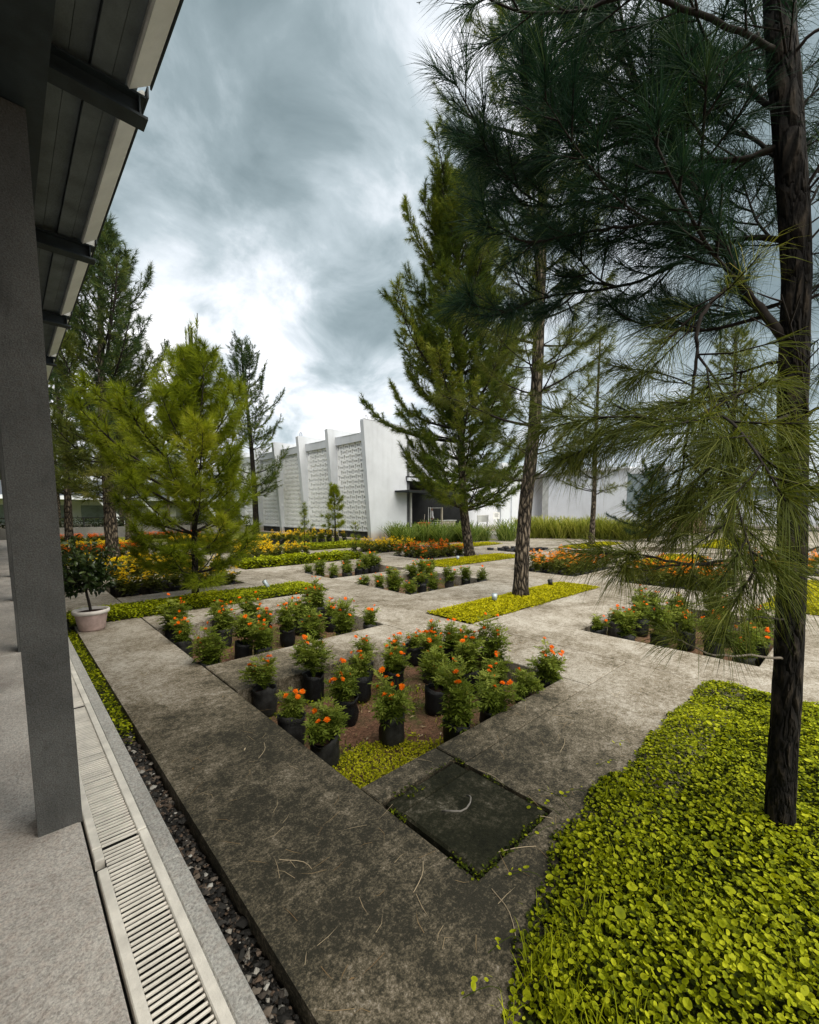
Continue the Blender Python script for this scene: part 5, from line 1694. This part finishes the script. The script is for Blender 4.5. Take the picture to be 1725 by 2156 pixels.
print('needles', NCOUNT[0])

# ================================================================== SHRUB IN THE PINK POT
rg = np.random.default_rng(61)
sh = thing('potted_shrub', 'dark glossy leaved shrub in a pink flower pot beside the near column', 'potted shrub', (0.775, 7.09, 0.0))
an = np.arange(28) / 28 * 6.283


def ring(r, z):
    return np.stack([np.cos(an) * r, np.sin(an) * r, np.full(28, z)], -1)


rs = [(0.135, 0.0), (0.15, 0.03), (0.185, 0.225), (0.205, 0.232), (0.212, 0.25), (0.212, 0.275), (0.200, 0.282), (0.185, 0.278), (0.178, 0.235)]
V = np.concatenate([ring(r, z) for r, z in rs])
i = np.arange(len(rs) - 1)[:, None] * 28
j = np.arange(28)[None, :]
j2 = (j + 1) % 28
q = np.stack([i + j, i + j2, i + 28 + j2, i + 28 + j], -1)
mb = MB()
mb.add(V[: 28 * 3], [q[:2].reshape(-1, 4), np.arange(28)[::-1].reshape(1, -1)])
mb.build('pot', M['pot'], sh, True)
mb = MB()
mb.add(V[28 * 2:], [q[: len(rs) - 3].reshape(-1, 4)])
mb.build('rim', M['potrim'], sh, True)
MB().add(np.concatenate([[(0, 0, 0.262)], ring(0.18, 0.242)]), [[(0, k + 1, (k + 1) % 28 + 1) for k in range(28)]]).build('soil', M['potsoil'], sh)
st = MB()
stem = catmull([(0, 0, 0.24), (-0.015, 0.01, 0.38), (-0.035, 0.0, 0.52), (-0.03, 0.0, 0.62)], 4)
st.tube(stem, np.linspace(0.019, 0.014, len(stem)), 8, 0, True)
lf = MB()
LP, LA = [], []
for k in range(44):
    a = rg.random() * 6.28
    rr = 0.14 + 0.38 * rg.random() ** 0.7
    zt = 0.55 + 0.70 * rg.random()
    rr *= math.sqrt(max(0.1, 1 - ((zt - 0.86) / 0.48) ** 2))
    e = np.array([math.cos(a) * rr - 0.06, math.sin(a) * rr, zt])
    s0 = stem[-1 - int(rg.integers(0, 4))]
    m_ = (s0 + e) / 2 + np.array([0, 0, -0.05]) + rg.normal(0, 0.02, 3)
    pts = catmull([s0, m_, e], 5)
    st.tube(pts, np.linspace(0.007, 0.002, len(pts)), 4, 0, False)
    for u in np.linspace(0.35, 1.0, 12):
        p = np.array([np.interp(u * (len(pts) - 1), range(len(pts)), pts[:, c]) for c in range(3)])
        for _ in range(3):
            LP.append(p)
            LA.append(unit(rg.normal(0, 1, 3) + np.array([math.cos(a) * 0.4, math.sin(a) * 0.4, 0.1])))
st.build('stem', M['twig'], sh, True)
LP, LA = np.array(LP), np.array(LA)
nL = len(LP)
L = (0.065 + 0.05 * rg.random((nL, 1)))
S = unit(np.cross(LA, np.array([0, 0, 1.0]) + 0.5 * rg.normal(0, 1, (nL, 3))))
U = np.cross(S, LA)
base_ = LP + LA * 0.015
V = np.stack([base_, base_ + LA * L * 0.33 + S * L * 0.20 + U * L * 0.06, base_ + LA * L * 0.7 + S * L * 0.17 + U * L * 0.05, base_ + LA * L - U * L * 0.10,
              base_ + LA * L * 0.7 - S * L * 0.17 + U * L * 0.05, base_ + LA * L * 0.33 - S * L * 0.20 + U * L * 0.06, base_ + LA * L * 0.5], 1).reshape(-1, 3)
i = np.arange(nL)[:, None] * 7
F = np.concatenate([i + np.array(t) for t in ((0, 1, 6), (1, 2, 6), (2, 3, 6), (3, 4, 6), (4, 5, 6), (5, 0, 6))])
lf.add(V, [F], 0, np.repeat(np.clip(0.25 + 0.5 * (LP[:, 2] - 0.5) + rg.normal(0, 0.18, nL), 0, 1), 7))
lf.build('foliage', M['shrub'], sh)

# ================================================================== TALL GRASS
rg = np.random.default_rng(71)
CL = []
for s, (mt, hgt) in enumerate((('reedg', 1.15), ('reedg', 1.05), ('reed', 1.25), ('reed', 1.15))):
    b = MB()
    n = 230
    a = rg.random(n) * 6.28
    r = 0.28 * np.sqrt(rg.random(n))
    blades(b, np.stack([np.cos(a) * r, np.sin(a) * r, np.zeros(n)], -1), hgt * (0.65 + 0.5 * rg.random(n)), 0.022, rg, 0.75, 0, None, 1.0)
    CL.append(b.mesh('grass_clump', M[mt]))
pos = [(15.2, 16.7, 0), (15.9, 15.8, 1), (16.6, 15.9, 0), (16.2, 14.9, 1), (17.0, 15.0, 0), (17.6, 14.9, 1), (17.1, 13.9, 0), (17.9, 14.2, 1), (15.4, 17.5, 0), (16.5, 17.0, 1), (18.6, 14.1, 0), (14.9, 16.0, 1)]
pos.sort(key=lambda q: (q[0] * 0.729 - q[1] * 0.685) / (q[0] * 0.685 + q[1] * 0.729))
for k, (x, y, v) in enumerate(pos):
    o = link('grass_clump', CL[v], None, (x, y, -0.03), rg.random() * 6)
    o.scale = (1.15, 1.15, 0.85 + 0.3 * rg.random())
    tag(o, f'dark green arching tall grass clump, {ORD[k]} from the left before the entrance', 'tall grass', 'green grass clumps before the entrance')
o = link('grass_clump', CL[0], None, (19.6, 13.3, -0.03), 1.0)
o.scale = (1.5, 1.5, 1.15)
tag(o, 'large round fountain of tall grass right of the bushy pine, by the entrance step', 'tall grass')
k = 0
for a in range(9):
    for c in range(3):
        x, y = 22.3 + c * 1.0 + a * 0.34 + rg.normal(0, 0.2), 14.2 - a * 0.62 - c * 0.15 + rg.normal(0, 0.15)
        o = link('grass_clump', CL[2 + (k % 2)], None, (x, y, -0.05), rg.random() * 6)
        o.scale = (1.35, 1.35, 0.95 + 0.35 * rg.random())
        tag(o, f'pale tall grass clump {ORD[a]} from the left, {ORD[c]} row before the white wing', 'tall grass', 'pale tall grass before the white wing')
        k += 1

# ================================================================== SMALL THINGS
def spotlight(x, y, lb, kind, rz, tilt=0.0):
    rt = thing('garden_spotlight', lb, 'spotlight', (x, y, 0.02), rz, 'garden spotlights in the ground cover')
    if kind == 'tube':
        an_ = tilt
        d = np.array([math.sin(an_), 0, math.cos(an_)])
        MB().tube([(0, 0, 0), d * 0.04], 0.02, 8).build('stake', M['black'], rt, True)
        MB().tube([d * 0.03, d * 0.05, d * 0.20, d * 0.205], [0.02, 0.042, 0.044, 0.040], 14).build('housing', M['spot'], rt, True)
        MB().tube([d * 0.206, d * 0.212], [0.036, 0.034], 14).build('lens', M['black'], rt, True)
    else:
        MB().tube([(0, 0, 0), (0, 0, 0.05)], 0.012, 8).build('stake', M['black'], rt, True)
        d = np.array([math.sin(tilt), 0, math.cos(tilt)])
        o_ = np.array([0, 0, 0.06])
        MB().tube([o_ - d * 0.02, o_ + d * 0.09], [0.045, 0.05], 14).build('housing', M[kind], rt, True)
        MB().tube([o_ + d * 0.091, o_ + d * 0.097], [0.043, 0.041], 14).build('lens', M['glass'], rt, True)


spotlight(3.82, 8.2, 'tilted grey tube spotlight in the left ground cover strip', 'tube', 2.4, 0.55)
spotlight(6.1, 4.35, 'small grey spotlight left of the middle pine trunk', 'spot', 0.5, 0.1)
spotlight(8.2, 4.45, 'small black spotlight right of the middle pine trunk', 'black', 0.9, 0.4)
spotlight(10.4, 8.85, 'small grey spotlight before the bushy pine trunk', 'spot', 0.2, 0.2)
spotlight(3.52, 0.24, 'black spotlight in the near ground cover behind the near pine trunk', 'black', 2.2, 0.9)

# standpipes by the hall corner
for (x, y, h, lb) in [(15.0, 18.1, 0.75, 'taller white standpipe at the hall corner'), (15.6, 18.0, 0.42, 'shorter white standpipe at the hall corner')]:
    b = MB()
    b.tube([(0, 0, 0), (0, 0, h * 0.8), (0, 0, h)], [0.035, 0.035, 0.05], 10)
    o = b.build('standpipe', M['white'], None, True)
    o.location = (x, y, -0.05)
    tag(o, lb, 'pipe')

# railing, desk, board, sign, barrow and a person at the entrance
rl = thing('railing', 'thin pale railing frame at the hall entrance, in front of the person', 'railing', (19.0, 18.05, 0.14))
for z in (0.16, 0.42, 0.62, 0.72, 1.62):
    MB().tube([(-0.5, 0, z), (0.62, 0, z)], 0.018, 6).build('rail', M['grey'], rl, True)
for x in (-0.5, -0.32):
    MB().tube([(x, 0, 0), (x, 0, 1.66)], 0.02, 6).build('post', M['grey'], rl, True)
MB().box((0.62, -0.05, 0), (0.72, 0.05, 1.66)).build('post', M['wood'], rl)
dk = thing('counter', 'weathered wooden counter with plank front in the dark entrance', 'counter', (20.0, 18.5, 0.14))
for k in range(4):
    MB().box((0, 0, 0.05 + k * 0.19), (1.5, 0.03, 0.22 + k * 0.19)).build('plank', M['wood'], dk)
MB().box((-0.04, -0.05, 0.81), (1.54, 0.5, 0.85)).build('top', M['grey'], dk)
for x in (0.0, 0.72, 1.44):
    MB().box((x, 0.032, 0), (x + 0.06, 0.09, 0.809)).build('leg', M['wood'], dk)
nbd = thing('notice_board', 'grey notice board on two legs at the right of the dark entrance', 'notice board', (22.0, 17.1, 0.14))
MB().box((0, 0, 0.72), (1.15, 0.03, 1.15)).build('panel', M['grey'], nbd)
MB().box((-0.02, -0.012, 1.152), (1.17, 0.04, 1.18)).build('frame', M['white'], nbd)
for x in (0.05, 1.06):
    MB().box((x, 0.032, 0), (x + 0.04, 0.07, 1.15)).build('leg', M['black'], nbd)
sg = thing('sign', 'small white square sign on a thin post beside the entrance step', 'sign', (22.75, 16.2, 0.235))
MB().tube([(0, 0, 0), (0, 0, 0.95)], 0.018, 6).build('post', M['white'], sg, True)
MB().box((-0.22, -0.03, 0.84), (0.22, -0.019, 1.26), ch=0.0).build('panel', M['white'], sg)
b = MB()
for k, (x0, x1) in enumerate([(-0.12, 0.12), (-0.15, 0.15), (-0.13, 0.10), (-0.15, 0.13), (-0.10, 0.12)]):
    b.box((x0, -0.034, 1.16 - k * 0.05), (x1, -0.031, 1.185 - k * 0.05))
b.build('print', M['ink'], sg)
sg.rotation_euler = (0, 0, -0.5)
wb = thing('wheelbarrow', 'red wheelbarrow with a tool in it, by the dark side of the entrance', 'wheelbarrow', (17.75, 17.7, 0.14), 0.4)
tr = [(-0.42, -0.26, 0.78), (0.42, -0.26, 0.78), (0.42, 0.26, 0.78), (-0.42, 0.26, 0.78), (-0.26, -0.18, 0.52), (0.30, -0.18, 0.52), (0.30, 0.18, 0.52), (-0.26, 0.18, 0.52)]
MB().add(tr, [[(7, 6, 5, 4), (0, 4, 5, 1), (1, 5, 6, 2), (2, 6, 7, 3), (3, 7, 4, 0)]]).build('tray', M['red'], wb)
for s in (-1, 1):
    MB().tube([(0.45, s * 0.05, 0.2), (0.0, s * 0.16, 0.46), (-0.8, s * 0.28, 0.62)], 0.018, 6).build('handle', M['black'], wb, True)
    MB().tube([(-0.3, s * 0.2, 0.5), (-0.42, s * 0.22, 0.0)], 0.016, 6).build('leg', M['black'], wb, True)
a = np.arange(17) / 16 * 6.283
MB().tube(np.stack([0.45 + 0.16 * np.cos(a), 0 * a, 0.2 + 0.16 * np.sin(a)], -1), 0.04, 8).build('wheel', M['black'], wb, True)
MB().tube([(0, 0, 0.6), (0.1, 0.0, 1.0), (0.14, 0.0, 1.25)], 0.014, 6).build('tool', M['wood'], wb, True)

pr = thing('person', 'person in a pale grey long sleeved shirt and dark trousers standing behind the entrance railing', 'person', (19.75, 19.0, 0.14), -2.2)


def skin_body(name, verts, edges, rad, mat, parent, root=0):
    me = bpy.data.meshes.new(name)
    me.from_pydata(verts, edges, [])
    me.materials.append(mat)
    o = link(name, me, parent)
    md = o.modifiers.new('skin', 'SKIN')
    md.use_smooth_shade = True
    for v, r_ in zip(me.skin_vertices[0].data, rad):
        v.radius = (r_, r_) if np.isscalar(r_) else r_
    me.skin_vertices[0].data[root].use_root = True
    s = o.modifiers.new('sub', 'SUBSURF')
    s.levels = s.render_levels = 2
    return o


bv = [(0, 0, 0.92), (0, 0, 1.14), (0, 0, 1.36), (0, 0.01, 1.47), (0, 0.02, 1.55), (0, 0.03, 1.64), (0.18, 0, 1.38), (0.24, 0.02, 1.12), (0.22, 0.12, 0.92), (-0.18, 0, 1.38), (-0.24, 0.02, 1.12), (-0.20, 0.14, 0.95),
      (0.09, 0, 0.86), (0.10, 0.01, 0.48), (0.10, -0.02, 0.08), (0.10, 0.10, 0.035), (-0.09, 0, 0.86), (-0.10, 0.01, 0.48), (-0.10, -0.02, 0.08), (-0.10, 0.10, 0.035)]
be = [(0, 1), (1, 2), (2, 3), (3, 4), (4, 5), (2, 6), (6, 7), (7, 8), (2, 9), (9, 10), (10, 11), (0, 12), (12, 13), (13, 14), (14, 15), (0, 16), (16, 17), (17, 18), (18, 19)]
br_ = [(0.14, 0.10), (0.13, 0.095), (0.15, 0.10), 0.055, 0.075, 0.085, 0.055, 0.04, 0.03, 0.055, 0.04, 0.03, 0.085, 0.055, 0.04, 0.035, 0.085, 0.055, 0.04, 0.035]
skin_body('body', bv, be, br_, M['skin'], pr)
skin_body('shirt', [(0, 0, 0.90), (0, 0, 1.14), (0, 0, 1.36), (0, 0.01, 1.44), (0.18, 0, 1.385), (0.24, 0.02, 1.12), (0.225, 0.105, 0.96), (-0.18, 0, 1.385), (-0.24, 0.02, 1.12), (-0.205, 0.12, 0.98)],
          [(0, 1), (1, 2), (2, 3), (2, 4), (4, 5), (5, 6), (2, 7), (7, 8), (8, 9)],
          [(0.175, 0.13), (0.16, 0.12), (0.175, 0.12), 0.07, 0.075, 0.058, 0.048, 0.075, 0.058, 0.048], M['shirt'], pr)
skin_body('trousers', [(0, 0, 0.93), (0.09, 0, 0.84), (0.10, 0.01, 0.48), (0.10, -0.015, 0.09), (-0.09, 0, 0.84), (-0.10, 0.01, 0.48), (-0.10, -0.015, 0.09)],
          [(0, 1), (1, 2), (2, 3), (0, 4), (4, 5), (5, 6)], [(0.155, 0.115), 0.10, 0.072, 0.06, 0.10, 0.072, 0.06], M['trousers'], pr)
skin_body('hair', [(0, 0.0, 1.62), (0, 0.015, 1.70), (0, 0.03, 1.735)], [(0, 1), (1, 2)], [0.082, 0.088, 0.05], M['hair'], pr)

# the bird high above
bd = thing('bird', 'tiny dark bird in flight near the top edge of the sky', 'bird', BAKED['bird'], 0.6)
MB().tube([(-0.10, 0, 0), (-0.05, 0, 0.005), (0.02, 0, 0.01), (0.07, 0, 0.015), (0.10, 0, 0.01)], [0.004, 0.018, 0.024, 0.014, 0.004], 8).build('body', M['black'], bd, True)
for s in (-1, 1):
    MB().add([(0.03, s * 0.015, 0.012), (-0.03, s * 0.015, 0.008), (-0.04, s * 0.12, 0.04), (0.02, s * 0.10, 0.05), (-0.06, s * 0.20, 0.02), (-0.03, s * 0.02, 0.0), (0.0, s * 0.10, 0.036)],
             [[(0, 1, 2, 3)], [(3, 2, 4)], [(1, 5, 2)]]).build('wing', M['black'], bd)

# ================================================================== FAR LEFT: LOW WALL, HEDGE, WHITE PAVILION
lw = thing('low_wall', 'low weathered grey wall with a dark rail, across the far left end of the garden', 'wall', (0, 0, 0))
MB().box((-6, 31.6, -0.24), (13.0, 31.8, 0.62)).build('wall', M['lowwall'], lw)
for k in range(9):
    MB().box((-5 + k * 2.1, 31.66, 0.622), (-4.93 + k * 2.1, 31.73, 1.15)).build('rail_post', M['black'], lw)
MB().box((-6, 31.67, 1.152), (13.0, 31.72, 1.20)).build('rail', M['black'], lw)
rg = np.random.default_rng(81)
mb = MB()
n = 9000
P = np.stack([-7 + 21 * rg.random(n), 32.4 + 0.9 * rg.random(n), 0.1 + 1.05 * rg.random(n)], -1)
P[:, 2] += 0.12 * fbm(P[:, 0], P[:, 1], 0.9, 3)
leaf_cards(mb, P, 0.09 + 0.08 * rg.random(n), rg, 2.0, var=np.clip(0.2 + 0.5 * (P[:, 2] - 0.2) + rg.normal(0, 0.15, n), 0, 1))
hd = thing('hedge', 'dark clipped hedge behind the low far wall', 'hedge', (0, 0, 0))
mb.build('foliage', M['hedge'], hd)
tag(MB().box((-120, 33.6, -0.23), (200, 240, -0.05)).build('far_lawn', M['lawn']), kind='structure')
pv = thing('pavilion', 'white modern building with slanted struts and thin roof slabs, far left beyond the hedge', 'building', (0, 0, 0))
for z, y in ((2.55, 47.0), (4.35, 48.5), (5.7, 50.0)):
    MB().box((-4, y, z), (24, y + 8, z + 0.32)).build('roof_slab', M['wall2'], pv)
MB().box((-4, 52, 0), (24, 52.3, 2.5)).build('wall', M['wall2'], pv)
MB().box((-4, 52.4, 2.9), (24, 52.7, 5.6)).build('wall', M['wall2'], pv)
for x in (1.0, 6.2, 9.6, 15.0, 20.0):
    MB().prism([(x, 2.54), (x + 0.35, 2.54), (x + 2.6, -0.05), (x + 2.1, -0.05)], 1, 47.2, 47.6).build('strut', M['wall2'], pv)
for k in range(9):
    MB().box((-3.5 + k * 3, 51.9, 0.5), (-1.6 + k * 3, 51.98, 2.1)).build('window', M['glass'], pv)
MB().box((9.0, 49, 0), (13.0, 49.2, 1.9)).build('screen_panel', M['grey'], pv)
# trees beyond, closing the view on both sides
mb = MB()
n = 26000
ang_ = rg.random(n)
X = -140 + 330 * ang_
Y = 95 + 30 * rg.random(n)
Hh = 9 + 5 * fbm(X, X * 0, 0.06, 1) + 3 * fbm(X, X * 0, 0.3, 2)
P = np.stack([X, Y, Hh * rg.random(n) ** 0.7], -1)
leaf_cards(mb, P, 1.1 + 1.2 * rg.random(n), rg, 2.0, var=np.clip(0.2 + 0.05 * P[:, 2] + rg.normal(0, 0.12, n), 0, 1))
tag(mb.build('far_woods', M['hedge']), kind='stuff')
